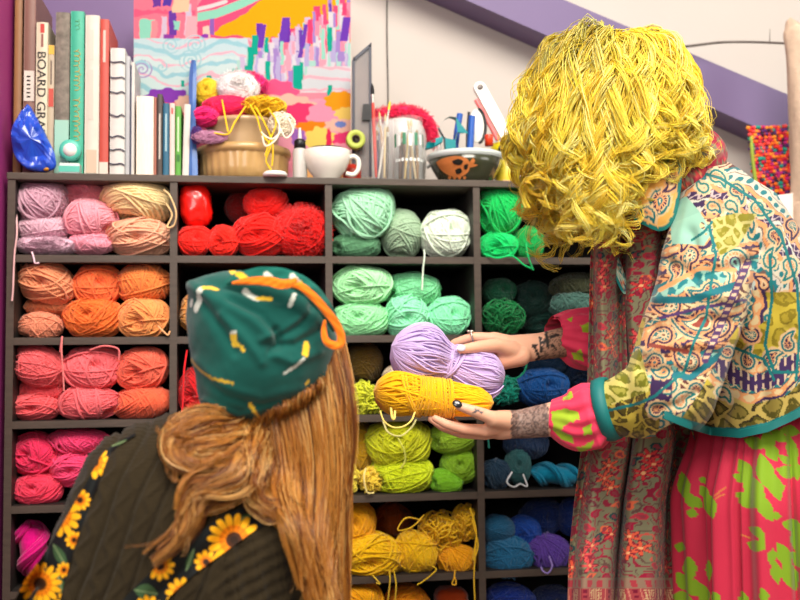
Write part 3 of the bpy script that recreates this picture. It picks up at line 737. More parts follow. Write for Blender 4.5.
# ---------------------------------------------------------------- painting
PW,PH=440,360
def painting():
    y=.19; u=np.linspace(134,350.5,PW); v=np.linspace(-4,172,PH); U,V=np.meshgrid(u,v)
    C=np.zeros(U.shape+(3,)); C[:]=lin((255,150,170))
    def put(mask,c): C[mask]=lin(c)
    g=np.random.default_rng(5); UV=np.stack([U,V],-1)
    wn=fbm(UV/22,3)*24-12; wn2=fbm(UV/9,8)*10-5
    # sky: orange sun field, pink and mint bands
    put((V<38)&(U<330),(252,84,130)); put(inpoly(U+wn2*.3,V+wn2*.3,[(211,33),(222,24),(240,15),(268,-6),(360,-6),(360,60),(300,62),(262,40),(236,33),(222,35)]),(255,176,4)); put(inpoly(U,V,[(130,-6),(205,-6),(190,14),(186,30),(160,26),(130,20)]),(255,140,160)); put(polydist(U,V,[(192,17),(215,13),(240,4),(262,-6)])<4,(150,222,196)); put(polydist(U,V,[(187,11),(210,6),(224,2)])<1.8,(226,222,224))
    put((U<196)&(V<36+wn*.2),(255,126,150)); put((U<194)&(V>10+wn2)&(V<15+wn*.4),(255,96,134))
    for (x,y0,w_,h_,c) in [(156,1,4,6,(112,60,160)),(166,1,4,5,(90,60,170)),(147,27,7,9,(150,224,200)),(153,28,3,9,(255,150,160)),(172,22,4,11,(112,60,170)),(176,24,3,4,(150,220,200)),(163,26,3,11,(220,200,222)),(187,18,3,14,(214,200,224)),(190,25,5,10,(255,180,190)),(205,30,4,5,(250,210,190)),(211,25,2.5,7,(150,100,190)),(203,34,4,2,(150,60,180)),(168,34,5,2,(150,60,170)),(150,38,5,2,(120,70,180)),(180,3,8,8,(255,206,170))]:
        put((np.abs(U-x+wn2*.4)<w_)&(np.abs(V-y0)<h_+wn2*.4),c)
    # pale water with swirls
    sea=(V>36+wn*.12)&(V<108)&(U<352); put(sea&(U<250+wn),(204,230,236)); put(sea&(V>52)&(U<252+wn),(214,236,236))
    sw=np.sin(V/3.2+np.sin(U/16)*2.6+wn*.25); put(sea&(U<250)&(sw>.8),(164,214,226)); put(sea&(U<250)&(sw<-.93),(246,190,206))
    for cx,cy,R in ((142,64,10),(161,62,6),(170,42,9),(194,42,11),(190,56,12)):
        dd=np.hypot(U-cx,(V-cy)*1.15); th=np.arctan2(V-cy,U-cx); put((dd<R)&(np.sin(dd*1.5+th)>.45),(176,150,204) if cx<150 else (168,214,224))
    # city of upright strokes
    for k in range(330):
        x=g.uniform(236,350); L=g.uniform(5,17); y0=max(6,58-(x-236)*.55)+L*.5+g.uniform(0,50); w_=g.uniform(1.2,3.4)
        cs=[(255,80,130),(255,120,150),(255,150,175),(250,70,120),(214,196,226),(170,140,210),(255,170,190),(226,220,228),(160,225,205),(110,64,180)]
        if y0>48: cs=[(210,196,228),(170,140,210),(226,224,234),(180,226,214),(255,170,190),(190,180,225)]
        if y0+L>86: continue
        c=cs[g.integers(len(cs))]; put((np.abs(U-x+wn2*.3)<w_)&(np.abs(V-y0)<L),c)
    put((V>62)&(V<86)&(U>300+wn),(222,226,232)); put((V>62)&(V<86)&(U>300+wn)&(np.sin(V/1.6+wn*.2)>.7),(250,190,204))
    for x,y0,L,w_ in ((258,30,8,3),(285,30,10,3.4),(296,72,11,4.5),(253,42,9,3),(249,56,12,2.8),(265,42,7,2),(266,66,9,2.4),(329,37,11,2.4),(329,84,5,2.6),(246,66,5,3),(234,70,6,3),(207,74,4,2.4),(182,77,3,1.6),(300,66,8,2)):
        put((np.abs(U-x+wn2*.25)<w_)&(np.abs(V-y0)<L),(6,176,150) if x not in (258,285) else (112,50,176))
    for x,y0,w_ in ((260,34,3),(283,28,4),(345,28,4),(303,34,2)): put((np.abs(U-x+(V-y0)*.15)<w_)&(np.abs(V-y0)<11),(116,60,186))
    # meadow: clouds of flowers
    put(V>92+wn*.3-(U<200)*0,(255,168,190))
    def blob(x,y0,a,b_,c,rag=.18):
        th=np.arctan2((V-y0)/b_,(U-x)/a); put(np.hypot((U-x)/a,(V-y0)/b_)<1+rag*np.sin(th*9+x)*.5+wn2*.02,c)
    blob(166,92,24,11,(140,62,184)); blob(150,100,20,8,(140,62,184)); blob(170,104,18,10,(240,60,110)); blob(184,96,10,8,(255,205,180)); blob(150,104,16,6,(250,120,140))
    blob(274,88,24,14,(252,92,142)); blob(285,97,28,10,(255,196,178)); blob(300,106,19,11,(244,60,116),.1); blob(326,108,20,14,(252,160,190)); blob(341,94,17,9,(255,164,20)); blob(312,117,19,5,(255,140,20)); blob(320,130,16,13,(255,226,110)); blob(346,105,12,6,(255,214,110)); blob(345,130,13,9,(246,60,120)); blob(340,116,16,6,(255,196,176)); blob(338,138,12,6,(255,160,180)); blob(297,128,7,10,(170,110,200)); blob(340,115,6,3,(120,140,210)); blob(328,130,3,12,(236,40,90)); blob(308,143,12,6,(110,60,150)); blob(220,120,40,20,(252,120,160)); blob(250,150,50,18,(250,150,170)); blob(330,160,30,16,(255,190,120))
    C*=.6
    A,B,Cc,Dd=at(134,-4,y),at(350.5,-4,y),at(350.5,172,y),at(134,172,y)
    uu=((U-134)/216.5)[...,None]; vv=((V+4)/176)[...,None]
    G_=(A*(1-uu)+B*uu)*(1-vv)+(Dd*(1-uu)+Cc*uu)*vv
    # leaning back a little: the bottom stands out from the wall
    G_[...,1]=y-.004
    return G_,C,(A,B,Cc,Dd)
G_,C_,cor=painting()
pr=thing('painting',(float((cor[0]+cor[1])[0]/2),.2,TOP),'colourful abstract landscape canvas standing behind the bowls','painting')
lo=G_.reshape(-1,3).min(0); G_[...,2]=TOP+(G_[...,2]-lo[2])*((cor[0][2]-TOP)/(cor[0][2]-lo[2]))
obj('painted_canvas',MB().grid(G_,c=C_,flip=True),mat('acrylic_paint',attr=True,rough=.8,spec=.12,bump=.15,bscale=120),pr,colors=True)
obj('canvas_frame',MB().box((lo[0]+.0005,.1862,TOP),(G_[...,0].max()-.0005,.214,cor[0][2])),mat('canvas_edge',(236,214,206),rough=.8),pr,smooth=False)

# ---------------------------------------------------------------- bowls of yarn
M_tan=mat('tan_glaze',(188,150,94),rough=.35,var=.12,scale=20,coat=.3)
def bowl_at(px,pbase,y): p=at(px,pbase,y); return np.array([p[0],y,TOP])
s=mpp(.10); c0=bowl_at(244,175,.12)
def ribbed(prof,c,seg=96,rib=.0):
    prof=np.asarray(prof,float); a=np.linspace(0,2*math.pi,seg,endpoint=False); P=np.zeros((len(prof),seg,3))
    k=1+rib*np.where((np.arange(len(prof))>1)&(np.arange(len(prof))<5),1,0)[:,None]*np.sign(np.sin(a*32))[None,:]
    P[:,:,0]=prof[:,:1]*k*np.cos(a); P[:,:,1]=prof[:,:1]*k*np.sin(a); P[:,:,2]=prof[:,1:2]; return P+c
R_=.113
obj('ceramic_bowl',MB().grid(ribbed([(.002,.002),(R_*.86,.001),(R_*.93,.006),(R_*.955,.03),(R_*.965,.062),(R_*.97,.066),(R_*1.02,.068),(R_*1.03,.075),(R_*1.02,.084),(R_*.96,.085),(R_*.92,.08),(R_*.9,.02),(R_*.8,.008),(.002,.008)],c0,192,.006),closed_u=True),M_tan,label='wide tan ribbed ceramic bowl holding a smaller bowl',cat='bowl')
c1=c0+(0.0,0,.0105); r_=.1
obj('ceramic_bowl',MB().lathe([(.002,.0),(r_*.7,.0),(r_*.76,.06),(r_*.86,.1),(r_*.9,.128),(r_*.95,.132),(r_*.96,.139),(r_*.93,.143),(r_*.88,.14),(r_*.8,.1),(r_*.7,.03),(.002,.01)],c1,72),mat('grey_tan_glaze',(186,156,116),rough=.35,var=.1,scale=20,coat=.3),label='smaller banded tan bowl heaped with yarn scraps',cat='bowl')
gb='yarn scraps heaped in the tan bowls'
def scrap(px,py,rx,ry,c,proto,label,y=.1,rd=None): return ball(px,py,rx,ry,c,proto,label,gb,y=y,rd=rd or .04)
a=scrap(208,95,13,15,(246,208,40),'m1','yellow yarn ball at the back of the heap in the bowls',y=.15)
scrap(246,84,20,11,(226,40,120),'z1','magenta fluffy yarn behind the white pompom',y=.15)
scrap(238,88,18,15,(255,250,248),'z1','fluffy white pompom on top of the heap in the bowls',y=.11,rd=.035)
scrap(229,108,25,11,(236,30,90),'m2','crimson yarn ball in front of the white pompom',y=.08,rd=.035)
scrap(205,117,13,9,(226,30,110),'f1','hot pink yarn spilling over the bowl edge beside the folder',y=.06,rd=.03)
ay=scrap(264,107,22,11,(250,200,14),'t3','loose yellow yarn on the bowl with threads hanging down its front',y=.06,rd=.045)
scrap(210,137,17,6.5,(186,130,160),'t3','mauve yarn loops lying on the bowl rim',y=.012,rd=.014)
scrap(197,135,6,9,(70,30,110),'t3','dark violet yarn loops beside the blue folder',y=.02,rd=.015)
aw=scrap(282,124,13,12,(240,226,200),'t3','white yarn loops tumbling over the bowl edge',y=.02,rd=.02)
YB=BALLS['loose yellow yarn on the bowl with threads hanging down its front']
for k,pp in enumerate([[(250,105,.02),(257,118,-.002),(262,134,-.008),(270,146,-.012),(266,160,-.01),(271,170,-.006)],[(256,108,.02),(264,122,-.004),(271,138,-.01),(273,150,-.013),(272,166,-.008)],[(246,106,.03),(235,122,.012),(228,134,.0),(214,133,.0)],[(222,100,.04),(225,116,.02),(228,132,.0)],[(268,108,.01),(276,122,-.004),(270,140,-.01),(265,156,-.012)]]):
    tail(YB,pp,r=.0021)
WB=BALLS['white yarn loops tumbling over the bowl edge']
for pp in [[(270,112,.01),(279,124,-.006),(277,138,-.012),(266,146,-.012),(262,136,-.012)],[(288,118,.0),(293,130,-.004),(286,138,-.008),(280,128,-.008)],[(258,122,.0),(262,133,-.008),(272,139,-.012),(281,132,-.01)]]: tail(WB,pp,r=.0023)
c=bowl_at(275,175,.0); obj('lid',MB().lathe([(.001,.0),(.028,.0),(.029,.006),(.025,.011),(.001,.014)],c,40),mat('white_plastic',(236,234,226)),label='small white domed lid in front of the tan bowl',cat='lid')
# squeeze bottle
c=bowl_at(300,175,.05); s=mpp(.05)
t=thing('squeeze_bottle',c,'small frosted squeeze bottle with black cap beside the cup','bottle')
obj('bottle_body',MB().lathe([(.001,0),(.0165,0),(.0175,.003),(.0175,.07),(.015,.078),(.009,.08),(.001,.08)],c,32),mat('frosted_plastic',(214,210,204),rough=.35,trans=.25),t)
obj('cap',MB().lathe([(.001,.08),(.014,.08),(.014,.098),(.008,.103),(.001,.103)],c,28),mat('black_plastic',(24,22,24),rough=.4),t)
obj('nozzle',MB().lathe([(.005,.102),(.0045,.112),(.0025,.13),(.001,.131)],c,18),mat('frosted_tip',(224,220,212),rough=.3),t)
# cup
c=bowl_at(327,176,.045); t=thing('teacup',c,'white teacup with a loop handle on the bookcase top','cup')
M_china=mat('white_china',(238,231,218),rough=.18,coat=.4)
obj('cup_body',MB().lathe([(.001,.004),(.026,.0),(.028,.003),(.03,.006),(.044,.024),(.054,.045),(.0585,.072),(.0575,.073),(.0555,.072),(.051,.046),(.04,.026),(.001,.012)],c,56),M_china,t)
P=spline([c+(.054,0,.058),c+(.066,0,.062),c+(.077,0,.052),c+(.076,0,.03),c+(.064,0,.017),c+(.046,0,.02)],40)
obj('handle',MB().tubes(P[None],.0058,12),M_china,t)
obj('thread_spool',MB().lathe([(.001,.014),(.034,.014),(.036,.06),(.042,.074),(.044,.079),(.001,.079)],c,32),mat('charcoal_thread',(44,42,50),rough=.9,bump=.4),label='dark thread spool sitting inside the white teacup',cat='spool')
# green tape ring and red bottle behind the cup
c=at(355.5,140,.085); t=thing('masking_tape',c*(1,1,0)+(0,0,c[2]-.024),'lime green tape roll leaning behind the cup handle','tape')
obj('tape_ring',MB().lathe([(.010,-.012),(.022,-.012),(.0235,-.01),(.0235,.01),(.022,.012),(.010,.012),(.010,-.012)],c,36,ax=1),mat('lime_tape',(178,190,76),rough=.5),t)
obj('core',MB().lathe([(.0085,-.0125),(.0105,-.0125),(.0105,.0125),(.0085,.0125),(.0085,-.0125)],c,30,ax=1),mat('card_core',(92,76,60),rough=.9),t)
c=bowl_at(352,176,.1); obj('red_jar',MB().lathe([(.001,0),(.022,0),(.023,.004),(.023,.038),(.02,.042),(.012,.044),(.012,.052),(.001,.053)],c,30),mat('red_plastic',(176,44,26),rough=.35),label='short red pot under the lime tape roll',cat='pot')
# tall packaged brushes
def strip(poly,y0,y1,m,name,**k): return obj(name,slab(poly,y0,y1),m,smooth=False,**k)
t=thing('brush_packet',at(360,176,.11)*(1,1,0)+(0,0,TOP),'tall clear packet with dark edges standing right of the painting','packet')
zf=lambda px,py,y:at(px,py,y)
obj('backing_card',slab([(354.5,58),(369.5,44),(369.5,176.4),(353,176.4)][::-1],.112,.114),mat('printed_card',(104,80,62),rough=.6,var=.3,scale=22),t,smooth=False)
obj('clear_cover',slab([(353.5,60),(371,42),(371.2,176.4),(352.5,176.4)][::-1],.106,.110),mat('clear_film',(225,228,235),rough=.08,alpha=.12),t,smooth=False)
for nm,poly in (('edge_band',[(352.4,60),(354.8,56),(354.8,176.3),(352,176.3)]),('edge_band',[(369.2,46),(371.6,42),(372,176.3),(369.6,176.3)]),('edge_band',[(353,58),(371,42.6),(371,46),(354,61)])):
    obj(nm,slab(poly[::-1],.104,.116),mat('navy_binding',(40,42,60),rough=.4),t,smooth=False)
obj('hanger_tab',slab([(363,104),(371,104),(371,120),(362,120)][::-1],.1,.104),mat('black_plastic',(24,22,24)),t,smooth=False)
# glass jars and brushes
M_glass=mat('clear_glass',(225,232,230),rough=.04,alpha=.1,coat=.3)
def jar(px,y,r,h,label):
    c=bowl_at(px,178,y); obj('glass_jar',MB().lathe([(.001,.0),(r*.95,.0),(r,.004),(r,h),(r-.0012,h+.001),(r-.0024,h),(r-.0024,.006),(.001,.006)],c,48),M_glass,label=label,cat='jar'); return c
ca=jar(382,.045,.028,.155,'straight glass jar full of brushes beside the tall packet'); cb=jar(409,.05,.036,.16,'wider glass jar with printed green and white lettering band')
gj='brushes and sticks in the glass jars'
def brush(c,dx,dy,tx,ty,L,r,col,label,tip=None,ferr=None):
    b0=c+np.array([dx,dy,.008]); d=np.array([tx,ty,1.0]); d/=np.linalg.norm(d); p=lambda k:b0+d*L*k
    t=thing('paint_brush',b0,label,'brush',gj)
    obj('handle',MB().tubes(np.array([p(k) for k in (0,.02,.3,.7,.8)])[None],np.array([.3,.8,1.1,1,.8])*r,10),mat('handle_%02x%02x%02x'%tuple(col),col,rough=.35),t)
    obj('ferrule',MB().tubes(np.array([p(k) for k in (.79,.88)])[None],np.array([.9,1.05])*r,10),mat('ferrule_metal',ferr or (196,190,180),rough=.3,metal=.8),t)
    obj('bristles',MB().tubes(np.array([p(k) for k in (.87,.92,.97,1.0)])[None],np.array([1,1.15,.8,.15])*r,10),mat('bristle_%02x%02x%02x'%tuple(tip or (200,170,120)),tip or (200,170,120),rough=.8),t)
brush(ca,-.016,-.012,-.03,.02,.235,.0042,(206,56,40),'red handled brush with black bristles at the jar edge',tip=(24,22,24))
brush(ca,-.008,.006,.16,.02,.2,.003,(232,228,218),'white handled brush slanting across the jar',tip=(238,206,70))
brush(ca,.004,-.01,.03,.0,.16,.0028,(214,190,140),'light wood brush upright in the straight jar')
brush(ca,.01,.008,-.08,.02,.17,.003,(190,150,110),'brown wood brush leaning in the straight jar')
brush(ca,-.012,.012,.06,.05,.15,.0028,(90,70,120),'violet handled brush low in the straight jar')
brush(cb,-.012,-.006,.1,.0,.14,.003,(206,176,110),'yellowish wood stick leaning in the wide jar')
brush(cb,.016,-.006,-.12,.02,.15,.003,(220,196,150),'pale wood stick slanting left in the wide jar')
brush(cb,.005,.012,.03,.02,.155,.003,(180,140,90),'brown wood stick upright in the wide jar')
for k,(dx,dy,tx,L,col,lab) in enumerate([(-.018,.004,.02,.12,(70,50,40),'short dark brown stick low in the wide jar'),(-.004,.018,-.05,.125,(120,84,50),'chestnut stick behind the label of the wide jar'),(.014,.014,.08,.13,(52,44,44),'blackish stick at the back of the wide jar'),(.022,.004,.0,.11,(150,110,64),'tan stick at the handle side of the wide jar'),(-.024,-.004,.05,.115,(96,70,50),'walnut stick by the straight jar side of the wide jar')]): brush(cb,dx,dy,tx,.02,L,.0036,col,lab,tip=(150,120,80))
for k,(dx,dy,tx,L,col,lab) in enumerate([(.012,-.008,.02,.13,(80,60,48),'dark brown stick at the front of the straight jar'),(-.002,.014,-.06,.125,(60,50,58),'grey black stick at the back of the straight jar')]): brush(ca,dx,dy,tx,.02,L,.0032,col,lab,tip=(150,120,80))
lb=thing('printed_label',cb+(0,0,.05),'white label with green print wrapped round the wide jar','label')
def arcband(c,r,z0,z1,a0,a1,n=30):
    a=np.radians(np.linspace(a0,a1,n)); P=np.array([[c+(r*math.cos(k),r*math.sin(k),z) for k in a] for z in (z0,z1)]); Q=P.copy(); Q[:,:,:2]=c[:2]+(P[:,:,:2]-c[:2])*(1+.0006/r)
    return MB().grid(P,flip=True).grid(Q).grid(np.stack([P[0],Q[0]])).grid(np.stack([P[1],Q[1]]),flip=True)
for k in range(7): obj('print',arcband(cb,.0364,.085+.002*(k%3),.118-.004*(k%2),192+k*23,192+k*23+13,8),mat('white_print' if k%2 else 'green_print',(226,230,226) if k%2 else (60,130,96),rough=.5),lb)
for k in range(9): obj('print',arcband(cb,.0364,.048,.056-.002*(k%2),200+k*16,200+k*16+10,8),mat('white_print',(226,230,226)),lb)
# white pot with fluffy pink cosy
c=bowl_at(402,178,.16); t=thing('pot',c,'white round pot with a handle behind the glass jars','pot')
obj('pot_body',MB().lathe([(.001,0),(.05,0),(.058,.01),(.064,.08),(.066,.13),(.06,.172),(.035,.188),(.001,.19)],c,48),mat('white_enamel',(204,201,197),rough=.25,coat=.3),t)
P=spline([c+(.055,0,.172),c+(.08,-.01,.16),c+(.094,-.015,.125),c+(.09,-.01,.08),c+(.064,0,.062)],40); obj('handle',MB().tubes(P[None],.006,10),mat('white_enamel',(204,201,197)),t)
g=np.random.default_rng(3); s_=np.linspace(0,1,120)
mb=MB(); cp=spline([c+(-.067,-.02,.178),c+(-.045,-.035,.19),c+(0,-.045,.196),c+(.045,-.035,.186),c+(.072,-.02,.158),c+(.078,-.012,.125)],140)
mb.tubes(cp[None],.014,10)
i=g.integers(0,140,2600); d=g.normal(0,1,(2600,3)); d/=np.linalg.norm(d,axis=1,keepdims=True); k=np.linspace(0,1,5)
P=cp[i][:,None,:]+d[:,None,:]*(.011+.014*k*g.uniform(.3,1,(2600,1)))[:,:,None]+d[:,None,[1,2,0]]*(.004*np.sin(k*4))[None,:,None]
mb.tubes(P,.0012*np.linspace(1,.5,5),3)
obj('fluffy_garland',mb,yarn_mat((232,34,84)),label='fluffy raspberry pink yarn draped over the white pot',cat='yarn')
# dark green bowl with fish
c=bowl_at(466,179,.09); R_=.098
t=thing('fish_bowl',c,'dark olive bowl with white rim and an orange fish','bowl')
prof=[(.001,.002),(.055,.0),(.06,.002),(.072,.02),(.086,.045),(.094,.066)]
obj('bowl_body',MB().lathe(prof+[(.09,.066),(.07,.025),(.001,.01)],c,64),mat('olive_glaze',(58,60,42),rough=.22,coat=.5,var=.12,scale=15),t)
obj('rim',MB().lathe([(.0935,.0645),(.0985,.07),(.0985,.077),(.093,.08),(.088,.078),(.088,.066),(.0935,.0645)],c,64),mat('white_glaze',(206,214,210),rough=.2,coat=.4),t)
def onbowl(pu,pv,off=.001):
    """pixel on the bowl front -> point on its wall"""
    d=ray(pu,pv); o=CAM-c
    zs=np.array([p[1] for p in prof]); rs=np.array([p[0] for p in prof])
    tt=(.03-.09-CAM[1])/d[1] if False else None
    t0=(c[1]-.1-CAM[1])/d[1]; t1=(c[1]-CAM[1])/d[1]
    for tq in np.linspace(t0,t1,240):
        p=CAM+d*tq; rr=np.interp(p[2]-c[2],zs,rs)
        if math.hypot(p[0]-c[0],p[1]-c[1])<=rr+off: return p
    return CAM+d*t1
def decal(poly,name,m,n=60,inset=None):
    p=np.array(poly,float); pc=p.mean(0); per=spline(np.vstack([p,p[:1]]),n+1)[:-1]
    R=[]
    for k in np.linspace(1,.02,9): R.append([onbowl(*(pc+(q-pc)*k),off=.0012) for q in per])
    return obj(name,MB().grid(np.array(R),closed_u=True),m,t)
fo=mat('orange_slip',(206,122,62),rough=.4,var=.1,scale=30); fb=mat('black_slip',(28,28,22),rough=.4)
decal([(436,162),(444,158),(456,156),(466,158),(470,164),(468,172),(460,177),(450,176),(441,170)],'fish_body',fo)
decal([(469,163),(473,158),(475,161),(474,164),(478,165),(473,167),(470,167)],'fish_tail',fo,40)
for q in ([(452,161),(458,159),(463,161),(460,165),(454,164)],[(455,170),(460,168),(462,172),(457,174)],[(464,165),(468,164),(467,169),(464,169)]): 
    p=np.array(q,float); per=spline(np.vstack([p,p[:1]]),31)[:-1]; pc=p.mean(0)
    obj('fish_spot',MB().grid(np.array([[onbowl(*(pc+(w_-pc)*k),off=.0022) for w_ in per] for k in np.linspace(1,.02,5)]),closed_u=True),fb,t)
for k in range(4): decal([(448+k*5,176.5),(451+k*5,176.5),(450.5+k*5,179),(448.5+k*5,179)],'fish_fin',fo,16)
# tools in the bowl
def rod(pts,r,n=30,sides=10): return MB().tubes(spline([at(*p) for p in pts],n)[None],r,sides)
gt='tools standing in the fish bowl'
M_tealp=mat('teal_plastic',(16,134,140),rough=.35); M_bluepl=mat('blue_plastic_solid',(24,86,176),rough=.35)
t2=thing('hand_clamp',at(448,150,.09),'teal plastic spring clamp in the fish bowl','clamp',gt)
obj('jaw',slab([(439,127),(445,119),(450,116),(456,118),(462,127),(466,132),(458,131),(456,140),(456,156),(446,156),(445,138)][::-1],.055,.075),M_tealp,t2,smooth=False,bevel=.003)
obj('grip',slab([(426,149),(427,143),(436,138),(443,136),(443,142),(434,147)][::-1],.05,.066),M_tealp,t2,smooth=False,bevel=.003)
obj('peg',rod([(455,152,.1),(457,132,.1),(460,114,.1)],.008),M_bluepl,label='short blue peg behind the teal clamp',cat='peg',group=gt)
t2=thing('scissors',at(471,150,.08),'blue handled scissors with black edge standing in the fish bowl','scissors',gt)
obj('handle',rod([(470,150,.06),(471,134,.06),(472,116,.06)],.0085),M_bluepl,t2); obj('handle',rod([(467,150,.064),(467.5,132,.064),(469,112,.066)],.0035),mat('black_plastic',(24,22,24)),t2)
t2=thing('hand_mirror',at(478,152,.1),'oval white hand mirror with a black rim in the fish bowl','mirror',gt)
cm=at(477,126,.1); e=np.array(Matrix.Rotation(0.0,3,'Y'))
obj('mirror_disc',MB().ellipsoid(cm,(.02,.003,.044)),mat('white_plastic',(236,234,226)),t2)
a=np.radians(np.linspace(-80,80,26)); obj('rim',MB().tubes(np.array([cm+(.0215*math.cos(k),-.002,.045*math.sin(k)) for k in a])[None],.004,8),mat('black_plastic',(24,22,24)),t2)
t2=thing('rotary_cutter',at(500,150,.12),'long white tube tool with a hole leaning out of the fish bowl','tool',gt)
A_,B_=at(479.5,88,.13),at(511,146,.1)
dirv=(B_-A_)/np.linalg.norm(B_-A_); sd=np.cross(dirv,(0,1,0)); wv=6.2*mpp(.12)
R=[]; n=40
def capsule_plate(A,B,w,y0,y1):
    d=(B-A)/np.linalg.norm(B-A); sd=np.cross(d,(0,1,0)); ring=[]
    for k in np.radians(np.linspace(90,270,20)): ring.append(A+d*w*math.cos(k)+sd*w*math.sin(k))
    for k in np.radians(np.linspace(-90,90,20)): ring.append(B+d*w*math.cos(k)+sd*w*math.sin(k))
    ring=np.array(ring); r0=ring.copy(); r1=ring.copy(); r0[:,1]+=y0; r1[:,1]+=y1
    return MB().loft([r0,r1])
obj('body',capsule_plate(A_,B_,wv,-.008,.008),mat('white_plastic',(236,234,226)),t2,smooth=False,bevel=.002)
obj('pivot',MB().lathe([(.0005,.0105),(.0072,.0105),(.0078,.0095),(.0078,.007),(.0005,.007)],A_,24,ax=1),mat('grey_metal',(120,110,106),rough=.4,metal=.5),t2)
obj('pink_strip',rod([(476,100,.12),(486,118,.11),(498,140,.1)],.006),mat('coral_plastic',(232,110,110),rough=.4),label='coral pink stick under the white tube tool',cat='stick',group=gt)
t2=thing('glue_stick',at(489,150,.05),'short red cap with a black end in the fish bowl','cap',gt)
obj('cap',MB().lathe([(.001,0),(.0105,0),(.0105,.026),(.0095,.028),(.001,.028)],at(489,146,.05),24),mat('red_orange_plastic',(226,62,26),rough=.35),t2)
obj('cutting_blade',rod([(500,150,.08),(505,140,.08),(512,131,.075)],.006),mat('black_plastic',(24,22,24)),label='black curved grip beside the yellow pot',cat='tool',group=gt)
c=bowl_at(507,179,.13); t2=thing('tub',c,'yellow plastic tub behind the olive bowl','tub')
obj('tub_body',MB().lathe([(.001,0),(.03,0),(.032,.004),(.037,.085),(.001,.085)],c+(0,0,.012),40),mat('yellow_plastic',(226,206,60),rough=.35,trans=.1),t2)
obj('tub_lid',MB().lathe([(.001,.085),(.04,.085),(.0405,.09),(.0405,.105),(.038,.108),(.001,.108)],c+(0,0,.012),40),mat('yellow_lid',(236,216,20),rough=.35),t2)
obj('wooden_block',MB().box((X(502,.06),.05,TOP),(X(524,.06),.19,TOP+.0115)),mat('pale_pine',(226,176,128),rough=.6,var=.12,scale=30,stretch=(1,8,1)),label='pale pine block under the yellow tub',cat='block',smooth=False)
# cable on the wall, branch, post and knitted hanging
obj('wall_cable',MB().tubes(spline([at(387,-6,WY-.004),at(387,40,WY-.004),at(388,88,WY-.004),at(388,120,WY-.004)],20)[None],.0018,6),mat('black_cable',(40,36,34),rough=.6),label='thin dark cable running down the white wall',cat='cable')
t=thing('twig',at(735,45,.2),'thin dark twig arching across the white wall above the beam','twig')
obj('stem',MB().tubes(spline([at(676,47,.236),at(690,46,.21),at(720,42.5,.19),at(750,42,.16),at(790,43.5,.06)],40)[None],np.linspace(.004,.003,40),8),mat('twig_bark',(96,88,82),rough=.8,var=.3,scale=90),t)
obj('twig_spur',MB().tubes(np.array([at(769.5,44,.14),at(769.8,36,.14),at(770,29,.14)])[None],np.array([.0016,.001,.0006]),6),mat('twig_bark',(96,88,82)),t)
yq=.02; xl=[(787.5,26),(785.5,36),(788,60),(790,110),(793,150),(795,200),(796,260),(797,600)]
R=[]
for px,py in xl[::-1]+[]:
    p=at(px,py,yq); z=max(0,p[2]) if py<600 else 0; r=.05; a=np.linspace(0,2*math.pi,24,endpoint=False)
    w_=1+.06*np.sin(3*a+z*9)+.04*np.sin(7*a+z*23)
    R.append(np.stack([p[0]+r+r*w_*np.cos(a),yq+r*w_*np.sin(a),np.full(24,z)],-1))
R=np.array(R); R=spline(R.reshape(len(R),-1),60).reshape(60,24,3); R[-3:,:,2]+=.02*np.sin(np.arange(24)*1.1)
obj('wooden_post',MB().loft(R),mat('pale_bark',(206,180,156),rough=.85,var=.12,scale=40,bump=.5,bscale=90),label='pale beige rough post at the edge behind the patterned jacket',cat='post')
# crocheted hanging: rows of bobbly stitches in many colours
y=.2; pts=[(748,128),(796,126),(797,218),(760,232)]
g=np.random.default_rng(8); rows,cols=30,22; mb=MB(); pal=[(230,60,30),(240,110,30),(200,20,60),(30,150,130),(90,40,110),(240,80,80),(250,150,40),(60,30,60),(190,30,120),(235,50,40)]
A,B,Cc,Dd=[at(px,py,y) for px,py in pts]; Cc=Cc.copy()
for i in range(rows):
    for j in range(cols):
        u,v=(j+.5*(i%2))/cols,i/(rows-1); p=(A*(1-u)+B*u)*(1-v)+(Dd*(1-u)+Cc*u)*v
        h=int(vnoise(np.array([[i*.7,j*.45,2.]]),5)[0]*23+g.integers(0,3))%10
        mb.ellipsoid(p+(g.normal(0,.0008),g.normal(0,.002),g.normal(0,.0008)),(.0066,.0055,.0052),c=lin(pal[h]),seg=8,rings=6)
mb.grid(np.array([[A+(0,.002,0),B+(0,.002,0)],[Dd+(0,.002,0),Cc+(0,.002,0)]]),c=lin((120,40,40)),flip=True)
obj('crocheted_hanging',mb,mat('multicolour_crochet',attr=True,rough=.85,bump=.3,bscale=300),colors=True,label='multicoloured crocheted hanging below the purple beam',cat='textile')
obj('green_ribbon',MB().tubes(spline([at(751,136,.2),at(752,150,.19),at(754,170,.19),at(757,190,.19)],20)[None],.005,8),mat('lime_ribbon',(150,170,50),rough=.6),label='lime green ribbon hanging beside the crochet',cat='ribbon')
obj('folded_paper',slab([(772,196),(800,192),(802,235),(786,240)][::-1],.03,.06),mat('white_cloth',(236,230,224),rough=.8),label='folded white cloth hanging under the crochet',cat='cloth',smooth=False)
